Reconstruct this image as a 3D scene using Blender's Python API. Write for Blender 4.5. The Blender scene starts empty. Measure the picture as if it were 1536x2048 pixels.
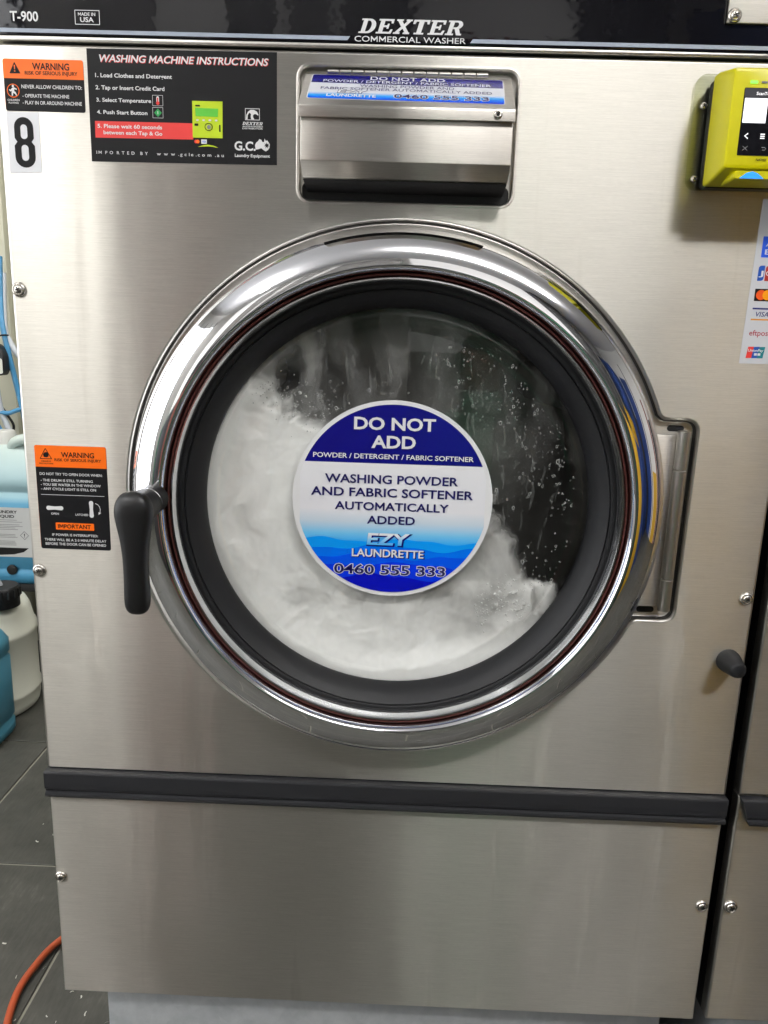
import bpy, bmesh, math, random
from mathutils import Vector, Matrix, noise

random.seed(7)
PI = math.pi
SC = bpy.context.scene
COL = SC.collection

# ------------------------------------------------------------------ camera
def set_camera():
    p, yw, r = math.radians(12.997), math.radians(-1.0387), math.radians(1.79)
    fw = Vector((math.sin(yw) * math.cos(p), math.cos(yw) * math.cos(p), -math.sin(p)))
    rt = Vector((math.cos(yw), -math.sin(yw), 0.0))
    up = rt.cross(fw)
    rt2 = math.cos(r) * rt + math.sin(r) * up
    up2 = -math.sin(r) * rt + math.cos(r) * up
    cam = bpy.data.cameras.new('camera')
    cam.sensor_fit = 'VERTICAL'
    cam.sensor_height = 24.0
    cam.lens = 1538.0 / 2048.0 * 24.0
    cam.clip_start = 0.02
    cam.clip_end = 100
    o = bpy.data.objects.new('camera', cam)
    COL.objects.link(o)
    m = Matrix.Identity(4)
    for i, v in enumerate((rt2, up2, -fw)):
        for j in range(3):
            m[j][i] = v[j]
    m.translation = Vector((0.0047, -0.8208, 1.1002))
    o.matrix_world = m
    SC.camera = o
set_camera()

# ------------------------------------------------------------------ light
W = bpy.data.worlds.new('World')
SC.world = W
W.use_nodes = True
W.node_tree.nodes['Background'].inputs[0].default_value = (0.80, 0.82, 0.86, 1)
W.node_tree.nodes['Background'].inputs[1].default_value = 0.05

def area(name, loc, target, sx, sy, power, col=(1, 1, 1)):
    l = bpy.data.lights.new(name, 'AREA')
    l.shape = 'RECTANGLE'
    l.size, l.size_y = sx, sy
    l.energy = power
    l.color = col
    o = bpy.data.objects.new(name, l)
    COL.objects.link(o)
    o.location = loc
    o.rotation_euler = (Vector(target) - Vector(loc)).to_track_quat('-Z', 'Y').to_euler()
    return o

# ceiling tubes of the shop, daylight from its left window, and two lamps added opposite
TUBE = (1.0, 0.98, 0.945)
def tube_lamp(x, y, sx, sy, down, up):
    """bare batten hung under the ceiling: it lights the room and the ceiling above it"""
    area('ceiling_tube_lamp', (x, y, 2.62), (x, y, 0), sx, sy, down, TUBE)
    area('ceiling_tube_lamp', (x, y, 2.64), (x, y, 9), sx, sy, up, TUBE)
tube_lamp(0.80, -1.55, 1.5, 0.12, 19, 44)
tube_lamp(-1.5, -1.9, 0.12, 1.4, 17, 36)
tube_lamp(-1.0, 0.80, 0.9, 0.12, 17, 16)
tube_lamp(1.2, 0.60, 1.5, 0.12, 16, 26)
area('window_and_fill_light', (-2.36, -0.95, 1.45), (0, -0.95, 1.35), 2.3, 2.0, 40, (0.95, 0.97, 1.0))
area('window_and_fill_light', (-1.93, -3.86, 1.55), (-1.93, 0, 1.55), 0.85, 2.3, 4.6, (1.0, 0.985, 0.955))  # added lamp on the unseen far wall, brightens the panel's left edge
area('window_and_fill_light', (0.72, -3.86, 1.58), (0.72, 0, 1.58), 1.36, 2.3, 5.4, (1.0, 0.985, 0.965))  # added lamp on the unseen far wall, brightens the steel right of centre

SC.view_settings.view_transform = 'Standard'
SC.view_settings.look = 'None'
SC.view_settings.exposure = 0.32
SC.view_settings.gamma = 1.0
SC.view_settings.use_curve_mapping = False
SC.cycles.use_denoising = True
SC.cycles.max_bounces = 5
SC.cycles.diffuse_bounces = 2
SC.cycles.glossy_bounces = 4
SC.cycles.transparent_max_bounces = 8
SC.cycles.caustics_reflective = False
SC.cycles.caustics_refractive = False
SC.cycles.sample_clamp_indirect = 6.0

# ------------------------------------------------------------------ materials
MATS = {}
def srgb(r, g, b):
    f = lambda c: ((c / 255.0 + 0.055) / 1.055) ** 2.4 if c > 10 else c / 255.0 / 12.92
    return (f(r), f(g), f(b), 1)

def mat(name, base, rough=0.5, metal=0.0, spec=0.5, emit=None, es=0, **kw):
    if name in MATS:
        return MATS[name]
    m = bpy.data.materials.new(name)
    m.use_nodes = True
    b = m.node_tree.nodes['Principled BSDF']
    b.inputs['Base Color'].default_value = tuple(base[:3]) + (1,)
    b.inputs['Roughness'].default_value = rough
    b.inputs['Metallic'].default_value = metal
    b.inputs['Specular IOR Level'].default_value = spec
    if emit:
        b.inputs['Emission Color'].default_value = tuple(emit[:3]) + (1,)
        b.inputs['Emission Strength'].default_value = es
    for k, v in kw.items():
        b.inputs[k.replace('_', ' ')].default_value = v
    MATS[name] = m
    return m

def N(m, t, **kw):
    n = m.node_tree.nodes.new(t)
    for k, v in kw.items():
        setattr(n, k, v)
    return n
def L(m, a, b):
    m.node_tree.links.new(a, b)
def ramp(m, stops, interp='LINEAR'):
    n = N(m, 'ShaderNodeValToRGB')
    cr = n.color_ramp
    cr.interpolation = interp
    while len(cr.elements) > len(stops):
        cr.elements.remove(cr.elements[-1])
    while len(cr.elements) < len(stops):
        cr.elements.new(0.5)
    for e, (p, c) in zip(cr.elements, stops):
        e.position = p
        e.color = c if len(c) == 4 else tuple(c) + (1,)
    return n
def coords(m, scale, kind='Object'):
    tc = N(m, 'ShaderNodeTexCoord')
    mp = N(m, 'ShaderNodeMapping')
    mp.inputs['Scale'].default_value = scale
    L(m, tc.outputs[kind], mp.inputs['Vector'])
    return mp.outputs['Vector']
def world_coords(m, scale):
    g = N(m, 'ShaderNodeNewGeometry')
    mp = N(m, 'ShaderNodeMapping')
    mp.inputs['Scale'].default_value = scale
    L(m, g.outputs['Position'], mp.inputs['Vector'])
    return mp.outputs['Vector']
def noise_tex(m, vec, scale, detail=4, rough=0.6, dist=0.0):
    n = N(m, 'ShaderNodeTexNoise')
    n.inputs['Scale'].default_value = scale
    n.inputs['Detail'].default_value = detail
    n.inputs['Roughness'].default_value = rough
    n.inputs['Distortion'].default_value = dist
    L(m, vec, n.inputs['Vector'])
    return n.outputs['Fac']
def maprange(m, v, a, b, c, d):
    n = N(m, 'ShaderNodeMapRange')
    for i, x in enumerate((a, b, c, d)):
        n.inputs[i + 1].default_value = x
    L(m, v, n.inputs[0])
    return n.outputs[0]

def brushed_steel(name, base, rough=0.315, aniso=1.0, grain=1.0, tang=(0, 0, 1)):
    """stainless sheet brushed along X: fine horizontal grain, smudges, streaky gloss"""
    m = mat(name, base, rough, 1.0)
    b = m.node_tree.nodes['Principled BSDF']
    b.inputs['Anisotropic'].default_value = aniso
    t = N(m, 'ShaderNodeCombineXYZ')
    for i in range(3):
        t.inputs[i].default_value = tang[i]
    L(m, t.outputs[0], b.inputs['Tangent'])
    g1 = noise_tex(m, world_coords(m, (22, 22, 900)), 1.0, 3, 0.7)
    g2 = noise_tex(m, world_coords(m, (150, 150, 2200)), 1.0, 2, 0.6)
    sm = noise_tex(m, world_coords(m, (3.2, 3.2, 1.6)), 1.0, 4, 0.65, 0.6)
    bl = noise_tex(m, world_coords(m, (70, 70, 55)), 1.0, 3, 0.6)
    # colour: slight grain and smudged film
    mx = N(m, 'ShaderNodeMix', data_type='RGBA')
    mx.inputs[6].default_value = tuple(x * 0.88 for x in base[:3]) + (1,)
    mx.inputs[7].default_value = tuple(min(1, x * 1.12) for x in base[:3]) + (1,)
    ad = N(m, 'ShaderNodeMath', operation='ADD')
    L(m, maprange(m, g1, 0.3, 0.7, 0.0, 0.62), ad.inputs[0])
    L(m, maprange(m, g2, 0.3, 0.7, 0.0, 0.38), ad.inputs[1])
    L(m, ad.outputs[0], mx.inputs[0])
    L(m, mx.outputs[2], b.inputs['Base Color'])
    r1 = maprange(m, sm, 0.15, 0.85, rough - 0.06, rough + 0.07)
    dr_ = noise_tex(m, world_coords(m, (26, 26, 2.4)), 1.0, 3, 0.55, 0.3)
    dm = maprange(m, dr_, 0.60, 0.72, 0.0, 1.0)
    ra = N(m, 'ShaderNodeMath', operation='MULTIPLY_ADD')
    ra.inputs[1].default_value = 0.06
    L(m, dm, ra.inputs[0])
    L(m, r1, ra.inputs[2])
    L(m, ra.outputs[0], b.inputs['Roughness'])
    film = N(m, 'ShaderNodeMix', data_type='RGBA')
    film.blend_type = 'MULTIPLY'
    film.inputs[7].default_value = (0.90, 0.895, 0.885, 1)
    L(m, dm, film.inputs[0])
    L(m, mx.outputs[2], film.inputs[6])
    L(m, film.outputs[2], b.inputs['Base Color'])
    bp = N(m, 'ShaderNodeBump')
    bp.inputs['Strength'].default_value = 0.045 * grain
    bp.inputs['Distance'].default_value = 0.0006
    mu = N(m, 'ShaderNodeMath', operation='ADD')
    L(m, g1, mu.inputs[0])
    L(m, bl, mu.inputs[1])
    L(m, mu.outputs[0], bp.inputs['Height'])
    # big soft waves of thin sheet metal, so that reflections wander
    wv = noise_tex(m, world_coords(m, (9.0, 9.0, 1.0)), 1.0, 2, 0.5)
    b2 = N(m, 'ShaderNodeBump')
    b2.inputs['Strength'].default_value = 0.35
    b2.inputs['Distance'].default_value = 0.005
    L(m, wv, b2.inputs['Height'])
    L(m, b2.outputs[0], bp.inputs['Normal'])
    L(m, bp.outputs[0], b.inputs['Normal'])
    return m

STEEL = brushed_steel('brushed_steel', (0.622, 0.600, 0.549))
STEEL2 = brushed_steel('brushed_steel_trim', (0.60, 0.572, 0.53), 0.30, 1.0)
STEELP = mat('plain_steel', (0.58, 0.56, 0.52), 0.33, 1.0)
CHROME = mat('chrome', (0.83, 0.83, 0.85), 0.035, 1.0)
LIP = mat('satin_aluminium', (0.80, 0.81, 0.83), 0.15, 1.0)
SCREW = mat('screw_nickel', (0.62, 0.59, 0.54), 0.27, 1.0)
GLOSSBLACK = mat('gloss_black_panel', (0.006, 0.006, 0.008), 0.05, 0, 0.38)
_b = GLOSSBLACK.node_tree.nodes['Principled BSDF']
_bp = N(GLOSSBLACK, 'ShaderNodeBump')
_bp.inputs['Strength'].default_value = 0.3
_bp.inputs['Distance'].default_value = 0.002
L(GLOSSBLACK, noise_tex(GLOSSBLACK, world_coords(GLOSSBLACK, (18, 18, 30)), 1.0, 3, 0.6), _bp.inputs['Height'])
L(GLOSSBLACK, _bp.outputs[0], _b.inputs['Normal'])
BLACK = mat('black_plastic', (0.006, 0.006, 0.0065), 0.40, 0, 0.40)
RUBBER = mat('black_rubber', (0.009, 0.0093, 0.0105), 0.50, 0, 0.33)
BANDM = mat('grey_black_band', (0.018, 0.0185, 0.021), 0.40, 0, 0.42)
DARK = mat('shade_black', (0.004, 0.004, 0.004), 0.7)
SIDEM = mat('painted_cabinet_side', (0.016, 0.016, 0.017), 0.35)
SEALRED = mat('brown_seal', (0.085, 0.018, 0.014), 0.5)
WHITE = mat('print_white', (0.80, 0.80, 0.80), 0.35)
PBLACK = mat('print_black', (0.010, 0.010, 0.011), 0.36, 0, 0.18)
ORANGE = mat('print_orange', srgb(255, 112, 8), 0.35)
NAVY = mat('print_navy', srgb(14, 12, 112), 0.22)
NAVYD = mat('print_navy_dark', srgb(16, 12, 86), 0.3)
PRED = mat('print_red', srgb(226, 62, 58), 0.35)
LIME = mat('print_lime', srgb(190, 214, 28), 0.35)
PGREEN = mat('print_green', srgb(40, 160, 80), 0.35)
PGREENS = mat('print_screen_green', srgb(92, 190, 60), 0.35)
STRIPE = mat('print_silver_stripe', srgb(158, 168, 182), 0.4)
PGREY = mat('print_grey', srgb(120, 120, 122), 0.4)
CYAN1 = mat('print_wave_a', srgb(10, 152, 246), 0.22)
CYAN2 = mat('print_wave_b', srgb(0, 112, 240), 0.22)
CYAN3 = mat('print_wave_c', srgb(8, 52, 220), 0.22)
CYAN4 = mat('print_wave_d', srgb(6, 14, 176), 0.22)

def gradient_print(name, axis, stops, rough=0.25):
    """flat printed gradient: colour by world position along one axis"""
    m = mat(name, (1, 1, 1), rough)
    g = N(m, 'ShaderNodeNewGeometry')
    s = N(m, 'ShaderNodeSeparateXYZ')
    L(m, g.outputs['Position'], s.inputs[0])
    lo, hi = stops[0][0], stops[-1][0]
    v = maprange(m, s.outputs[axis], lo, hi, 0, 1)
    r = ramp(m, [((p - lo) / (hi - lo), c) for p, c in stops])
    L(m, v, r.inputs[0])
    L(m, r.outputs[0], m.node_tree.nodes['Principled BSDF'].inputs['Base Color'])
    return m

# ------------------------------------------------------------------ mesh helpers
def link(name, me, m=None, parent=None, smooth=False):
    o = bpy.data.objects.new(name, me)
    COL.objects.link(o)
    if m is not None:
        me.materials.append(m)
    if parent is not None:
        o.parent = parent
    if smooth:
        for p in me.polygons:
            p.use_smooth = True
    return o

def mesh(name, verts, faces, m=None, parent=None, smooth=False):
    me = bpy.data.meshes.new(name)
    me.from_pydata([tuple(v) for v in verts], [], faces)
    me.validate()
    me.update()
    return link(name, me, m, parent, smooth)

def from_bm(name, bm, m=None, parent=None, smooth=False, recalc=True):
    if recalc:
        bmesh.ops.recalc_face_normals(bm, faces=bm.faces)
    me = bpy.data.meshes.new(name)
    bm.to_mesh(me)
    bm.free()
    return link(name, me, m, parent, smooth)

def smooth_by_angle(o, deg=35):
    me = o.data
    for p in me.polygons:
        p.use_smooth = True
    me.set_sharp_from_angle(angle=math.radians(deg))

def empty(name, loc=(0, 0, 0)):
    o = bpy.data.objects.new(name, None)
    o.empty_display_size = 0.05
    o.location = loc
    COL.objects.link(o)
    return o

def tag(o, label=None, cat=None, group=None, kind=None):
    if label: o['label'] = label
    if cat: o['category'] = cat
    if group: o['group'] = group
    if kind: o['kind'] = kind
    return o

def box(name, x0, x1, y0, y1, z0, z1, m, parent=None, bev=0.0, seg=2):
    bm = bmesh.new()
    bmesh.ops.create_cube(bm, size=1)
    for v in bm.verts:
        v.co = Vector(((x0 + x1) / 2 + v.co.x * (x1 - x0), (y0 + y1) / 2 + v.co.y * (y1 - y0), (z0 + z1) / 2 + v.co.z * (z1 - z0)))
    if bev > 0:
        bmesh.ops.bevel(bm, geom=bm.edges[:], offset=bev, segments=seg, profile=0.5, affect='EDGES')
    o = from_bm(name, bm, m, parent)
    if bev > 0:
        smooth_by_angle(o, 40)
    return o

def rel(o, parent):
    """keep world coordinates of mesh data when the parent is an Empty away from the origin"""
    o.location = -parent.location
    return o

def lathe(name, prof, c, m, parent=None, seg=96, axis='Y', smooth=True, closed=False, a0=0, a1=2 * PI):
    """prof: list of (r, h); revolve about axis through c"""
    verts, faces = [], []
    full = abs(a1 - a0 - 2 * PI) < 1e-6
    ns = seg if full else seg + 1
    for i in range(ns):
        a = a0 + (a1 - a0) * i / seg
        for r, h in prof:
            if axis == 'Y':
                verts.append((c[0] + r * math.cos(a), c[1] + h, c[2] + r * math.sin(a)))
            else:
                verts.append((c[0] + r * math.cos(a), c[1] + r * math.sin(a), c[2] + h))
    k = len(prof)
    for i in range(seg):
        j = (i + 1) % ns
        for t in range(k - 1 if not closed else k):
            u = (t + 1) % k
            faces.append((i * k + t, i * k + u, j * k + u, j * k + t))
    bm = bmesh.new()
    bv = [bm.verts.new(v) for v in verts]
    for f in faces:
        try: bm.faces.new([bv[q] for q in f])
        except ValueError: pass
    bmesh.ops.remove_doubles(bm, verts=bm.verts, dist=1e-7)
    o = from_bm(name, bm, m, parent)
    if smooth:
        smooth_by_angle(o, 40)
    return o

def catmull(pts, n=8):
    P = [Vector(p) for p in pts]
    out = []
    for i in range(len(P) - 1):
        p0, p1, p2, p3 = P[max(0, i - 1)], P[i], P[i + 1], P[min(len(P) - 1, i + 2)]
        for k in range(n):
            t = k / n
            out.append(0.5 * ((2 * p1) + (-p0 + p2) * t + (2 * p0 - 5 * p1 + 4 * p2 - p3) * t * t + (-p0 + 3 * p1 - 3 * p2 + p3) * t ** 3))
    out.append(P[-1])
    return out

def tube(name, pts, rad, m, parent=None, seg=12, n=8, interp=True):
    P = catmull(pts, n) if interp else [Vector(p) for p in pts]
    verts, faces = [], []
    up = Vector((0.13, 0.21, 0.97)).normalized()
    for i, p in enumerate(P):
        t = (P[min(i + 1, len(P) - 1)] - P[max(i - 1, 0)]).normalized()
        a = t.cross(up)
        if a.length < 1e-3: a = t.cross(Vector((1, 0, 0)))
        a.normalize()
        b = t.cross(a).normalized()
        r = rad(i / (len(P) - 1)) if callable(rad) else rad
        for k in range(seg):
            th = 2 * PI * k / seg
            verts.append(p + a * r * math.cos(th) + b * r * math.sin(th))
    for i in range(len(P) - 1):
        for k in range(seg):
            k2 = (k + 1) % seg
            faces.append((i * seg + k, i * seg + k2, (i + 1) * seg + k2, (i + 1) * seg + k))
    faces.append(tuple(range(seg - 1, -1, -1)))
    faces.append(tuple((len(P) - 1) * seg + k for k in range(seg)))
    o = mesh(name, verts, faces, m, parent)
    smooth_by_angle(o, 50)
    return o

class Frame:
    def __init__(s, o, U, V):
        s.o, s.U, s.V = Vector(o), Vector(U).normalized(), Vector(V).normalized()
        s.N = s.U.cross(s.V)
    def P(s, u, v, d=0):
        return s.o + s.U * u + s.V * v + s.N * d
PANEL = Frame((0, 0, 0), (1, 0, 0), (0, 0, 1))          # front panel plane, normal -Y

def fill_loops(bm, loops3):
    es = []
    for lp in loops3:
        vs = [bm.verts.new(p) for p in lp]
        for i in range(len(vs)):
            es.append(bm.edges.new((vs[i], vs[(i + 1) % len(vs)])))
    bmesh.ops.triangle_fill(bm, use_beauty=True, use_dissolve=False, edges=es)

def sheet(name, fr, d, loops, m, parent=None, t=0.0):
    """flat printed shape: loops of (u,v), the first outer, the rest holes; t = thickness"""
    if loops and not isinstance(loops[0][0], (tuple, list)):
        loops = [loops]
    bm = bmesh.new()
    if len(loops) == 1:
        bm.faces.new([bm.verts.new(fr.P(u, v, d)) for u, v in loops[0]])
    else:
        fill_loops(bm, [[fr.P(u, v, d) for u, v in lp] for lp in loops])
    for f in bm.faces:
        f.normal_update()
        if f.normal.dot(fr.N) < 0: f.normal_flip()
    if t > 0:
        for lp in loops:
            n = len(lp)
            a = [bm.verts.new(fr.P(u, v, d)) for u, v in lp]
            b = [bm.verts.new(fr.P(u, v, d - t)) for u, v in lp]
            for i in range(n):
                bm.faces.new((a[i], a[(i + 1) % n], b[(i + 1) % n], b[i]))
    return from_bm(name, bm, m, parent, recalc=False)

def rrect(x0, x1, y0, y1, r, n=5):
    pts = []
    for cx, cy, a in ((x1 - r, y1 - r, 0), (x0 + r, y1 - r, PI / 2), (x0 + r, y0 + r, PI), (x1 - r, y0 + r, 1.5 * PI)):
        for k in range(n + 1):
            t = a + (PI / 2) * k / n
            pts.append((cx + r * math.cos(t), cy + r * math.sin(t)))
    return pts
def disc(cx, cy, r, n=32, ry=None):
    ry = ry or r
    return [(cx + r * math.cos(2 * PI * k / n), cy + ry * math.sin(2 * PI * k / n)) for k in range(n)]
def stroke(pts, w):
    """open polyline widened to an outline"""
    P = [Vector((a, b)) for a, b in pts]
    Lf, Rt = [], []
    for i, p in enumerate(P):
        t = (P[min(i + 1, len(P) - 1)] - P[max(i - 1, 0)]).normalized()
        n = Vector((-t.y, t.x)) * w / 2
        Lf.append(tuple(p + n)); Rt.append(tuple(p - n))
    return Lf + Rt[::-1]
def fillet(pts, rad, n=5):
    """pts: (x,y), rad: radius for each corner"""
    out = []
    k = len(pts)
    for i in range(k):
        p, r = Vector(pts[i]), rad[i]
        if r <= 0:
            out.append(tuple(p)); continue
        a = (Vector(pts[i - 1]) - p); b = (Vector(pts[(i + 1) % k]) - p)
        la, lb = a.length, b.length
        a.normalize(); b.normalize()
        d = min(r, la * 0.48, lb * 0.48)
        p0, p1 = p + a * d, p + b * d
        for s in range(n + 1):
            t = s / n
            q = (1 - t) ** 2 * p0 + 2 * t * (1 - t) * p + t * t * p1
            out.append(tuple(q))
    return out
def offset_loop(lp, d):
    """offset a closed ccw loop outward by d"""
    n = len(lp)
    area2 = sum(lp[i][0] * lp[(i + 1) % n][1] - lp[(i + 1) % n][0] * lp[i][1] for i in range(n))
    s = 1 if area2 > 0 else -1
    out = []
    for i in range(n):
        a, b, c = Vector(lp[i - 1]), Vector(lp[i]), Vector(lp[(i + 1) % n])
        t1 = (b - a).normalized() if (b - a).length > 1e-9 else (c - b).normalized()
        t2 = (c - b).normalized() if (c - b).length > 1e-9 else t1
        nn = (Vector((t1.y, -t1.x)) + Vector((t2.y, -t2.x)))
        nn.normalize()
        cosv = max(0.5, nn.dot(Vector((t1.y, -t1.x))))
        out.append(tuple(b + nn * (s * d / cosv)))
    return out
def sweep_loop(name, fr, lp, prof, m, parent=None, smooth=True):
    """prof: (outward offset, depth along normal); strips between the offset loops"""
    rows = [[fr.P(u, v, d) for u, v in offset_loop(lp, off)] for off, d in prof]
    n = len(lp)
    verts = [p for r in rows for p in r]
    faces = []
    for i in range(len(rows) - 1):
        for k in range(n):
            k2 = (k + 1) % n
            faces.append((i * n + k, i * n + k2, (i + 1) * n + k2, (i + 1) * n + k))
    bm = bmesh.new()
    bv = [bm.verts.new(v) for v in verts]
    for f in faces: bm.faces.new([bv[q] for q in f])
    o = from_bm(name, bm, m, parent)
    if smooth: smooth_by_angle(o, 60)
    return o

# ------------------------------------------------------------------ lettering
_tc = {}
def _raw(s, bold):
    key = (s, bold)
    if key not in _tc:
        cu = bpy.data.curves.new('lettering', 'FONT')
        cu.body = s
        cu.resolution_u = 3
        cu.offset = bold
        ob = bpy.data.objects.new('lettering', cu)
        me = ob.to_mesh()
        V = [(v.co.x, v.co.y) for v in me.vertices]
        F = [tuple(p.vertices) for p in me.polygons]
        ob.to_mesh_clear()
        bpy.data.objects.remove(ob)
        bpy.data.curves.remove(cu)
        _tc[key] = (V, F)
    return _tc[key]
def _xmax(s):
    return max(v[0] for v in _raw(s, 0)[0])
def glyphs(s, bold, spacing):
    """letters set one by one, so that the capital M can have its own outline"""
    V, F, x = [], [], 0.0
    for ch in s:
        adv = _xmax('I' + ch + 'I') - _xmax('II')
        if ch != ' ':
            if ch == 'M':
                m0 = _raw('M', 0)[0]
                a, b = min(p[0] for p in m0) - bold, max(p[0] for p in m0) + bold
                t, h0, h1 = 0.085 + 2 * bold, -bold, max(p[1] for p in m0) + bold
                c = (a + b) / 2
                g = [(a, h0), (a + t, h0), (a + t, h1 - 0.27), (c, h0 + 0.12), (b - t, h1 - 0.27), (b - t, h0), (b, h0), (b, h1), (b - t * 0.85, h1), (c, h0 + 0.36), (a + t * 0.85, h1), (a, h1)]
                f = [(0, 1, 2, 10, 11), (2, 3, 9, 10), (3, 4, 8, 9), (4, 5, 6, 7, 8)]
            else:
                g, f = _raw(ch, bold)
            n = len(V)
            V = V + [(p[0] + x, p[1]) for p in g]
            F = F + [tuple(i + n for i in q) for q in f]
        x += adv * spacing
    return V, F
CAP = 0.70
def letter(fr, d, s, ul, ur, vb, cap, m, parent, bold=0.010, shear=0.0, spacing=1.0, name='lettering', ref=None):
    V, F = glyphs(s, bold, spacing)
    VR = V if ref is None else glyphs(s, ref, spacing)[0]
    ref = bold if ref is None else ref
    x0, x1 = min(v[0] for v in VR), max(v[0] for v in VR)
    sx = (ur - ul - shear * cap) / (x1 - x0)
    sy = cap / (CAP + 2 * ref)
    verts = []
    for x, y in V:
        v = (y + ref) * sy
        verts.append(fr.P(ul + (x - x0) * sx + shear * v, vb + v, d))
    F2 = []
    for f in F:
        a, b, c = verts[f[0]], verts[f[1]], verts[f[2]]
        F2.append(f if (b - a).cross(c - a).dot(fr.N) > 0 else f[::-1])
    return mesh(name, verts, F2, m, parent)

# slab italic word mark outlines (unit square letters)
def _arc(cx, cy, rx, ry, a0, a1, n=10):
    return [(cx + rx * math.cos(math.radians(a0 + (a1 - a0) * k / n)), cy + ry * math.sin(math.radians(a0 + (a1 - a0) * k / n))) for k in range(n + 1)]
SLAB = {
 'D': [[(0, 0)] + [(.5, 0)] + _arc(.5, .5, .46, .5, -90, 90) + [(0, 1), (0, .89), (.12, .89), (.12, .11), (0, .11)],
       [(.38, .13)] + _arc(.47, .5, .21, .37, -90, 90) + [(.38, .87)]],
 'E': [[(0, 0), (.93, 0), (.98, .3), (.86, .3), (.78, .13), (.38, .13), (.38, .44), (.58, .44), (.58, .34), (.7, .34), (.7, .68), (.58, .68), (.58, .57), (.38, .57), (.38, .87), (.76, .87), (.8, .71), (.92, .71), (.92, 1), (0, 1), (0, .89), (.12, .89), (.12, .11), (0, .11)]],
 'T': [[(.2, 0), (.8, 0), (.8, .11), (.65, .11), (.65, .87), (.82, .87), (.87, .7), (1, .7), (1, 1), (0, 1), (0, .7), (.13, .7), (.18, .87), (.35, .87), (.35, .11), (.2, .11)]],
 'X': [[(0, 0), (.4, 0), (.4, .11), (.31, .11), (.5, .37), (.69, .11), (.6, .11), (.6, 0), (1, 0), (1, .11), (.94, .11), (.64, .51), (.9, .89), (.98, .89), (.98, 1), (.6, 1), (.6, .89), (.67, .89), (.51, .67), (.36, .89), (.43, .89), (.43, 1), (.02, 1), (.02, .89), (.1, .89), (.37, .5), (.08, .11), (0, .11)]],
 'R': [[(0, 0), (.5, 0), (.5, .11), (.38, .11), (.38, .42), (.5, .42), (.7, 0), (1, 0), (1, .11), (.91, .11), (.76, .45)] + _arc(.6, .71, .33, .29, -55, 90, 8) + [(0, 1), (0, .89), (.12, .89), (.12, .11), (0, .11)],
       [(.38, .54)] + _arc(.55, .71, .13, .17, -90, 90, 6) + [(.38, .88)]],
}
def wordmark(fr, d, s, ul, ur, vb, cap, m, parent, shear=0.32, name='lettering'):
    n = len(s)
    adv = (ur - ul - shear * cap) / (n - 0.06)
    bm = bmesh.new()
    for i, ch in enumerate(s):
        loops = [[fr.P(ul + (i + x * 0.94) * adv + shear * y * cap, vb + y * cap, d) for x, y in lp] for lp in SLAB[ch]]
        if len(loops) == 1:
            bm.faces.new([bm.verts.new(p) for p in loops[0]])
        else:
            fill_loops(bm, loops)
    bm.normal_update()
    for f in bm.faces:
        if f.normal.dot(fr.N) < 0: f.normal_flip()
    return from_bm(name, bm, m, parent, recalc=False)

# ================================================================== SETTING
def tile_material():
    m = mat('slate_floor_tile', (0.05, 0.05, 0.045), 0.5, 0, 0.3)
    b = m.node_tree.nodes['Principled BSDF']
    n1 = noise_tex(m, world_coords(m, (9, 9, 9)), 1.0, 5, 0.65)
    n2 = noise_tex(m, world_coords(m, (160, 26, 30)), 1.0, 3, 0.7, 0.4)
    ad = N(m, 'ShaderNodeMath', operation='ADD')
    L(m, maprange(m, n1, 0.3, 0.7, 0, 0.5), ad.inputs[0])
    L(m, maprange(m, n2, 0.3, 0.75, 0.05, 0.32), ad.inputs[1])
    r = ramp(m, [(0.15, (0.040, 0.040, 0.034)), (0.55, (0.066, 0.065, 0.055)), (0.9, (0.125, 0.122, 0.106))])
    L(m, ad.outputs[0], r.inputs[0])
    L(m, r.outputs[0], b.inputs['Base Color'])
    bp = N(m, 'ShaderNodeBump')
    bp.inputs['Strength'].default_value = 0.25
    bp.inputs['Distance'].default_value = 0.002
    L(m, n2, bp.inputs['Height'])
    L(m, bp.outputs[0], b.inputs['Normal'])
    return m
TILE = tile_material()
GROUT = mat('floor_grout', (0.24, 0.23, 0.185), 0.85)

XL, XR, YF, YB, ZC = -2.4, 3.2, -3.9, 1.78, 2.78
floor = tag(box('floor', XL - 0.1, XR + 0.1, YF - 0.1, YB + 0.2, -0.12, -0.0035, GROUT), kind='structure')
# tiles: rows with joints at y = 1.039, 0.560, 0.081 ...; running bond
row0, pitch, tw = 0.560, 0.479, 0.64
tiles = {}
def tile_mesh(w, h):
    k = (round(w, 3), round(h, 3))
    if k not in tiles:
        bm = bmesh.new()
        bmesh.ops.create_cube(bm, size=1)
        for v in bm.verts:
            v.co = Vector((v.co.x * w, v.co.y * h, -0.004 + v.co.z * 0.008))
        bmesh.ops.bevel(bm, geom=[e for e in bm.edges if all(v.co.z > -0.001 for v in e.verts)], offset=0.0012, segments=1, affect='EDGES')
        me = bpy.data.meshes.new('floor_tile')
        bm.to_mesh(me); bm.free()
        me.materials.append(TILE)
        tiles[k] = me
    return tiles[k]
for j in range(-9, 3):
    y0 = row0 + j * pitch
    y1 = min(y0 + pitch, YB)
    if y1 <= y0 + 0.02: continue
    off = -0.908 if j % 2 == 0 else -0.579
    i0 = math.floor((XL - off) / tw)
    for i in range(i0, i0 + 10):
        a, b_ = max(off + i * tw, XL), min(off + (i + 1) * tw, XR)
        if b_ - a < 0.03: continue
        g = 0.0055
        o = bpy.data.objects.new('floor_tile', tile_mesh(b_ - a - g, y1 - y0 - g))
        COL.objects.link(o)
        o.location = ((a + b_) / 2, (y0 + y1) / 2, random.uniform(-0.0004, 0.0002))
        o.parent = floor

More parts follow.
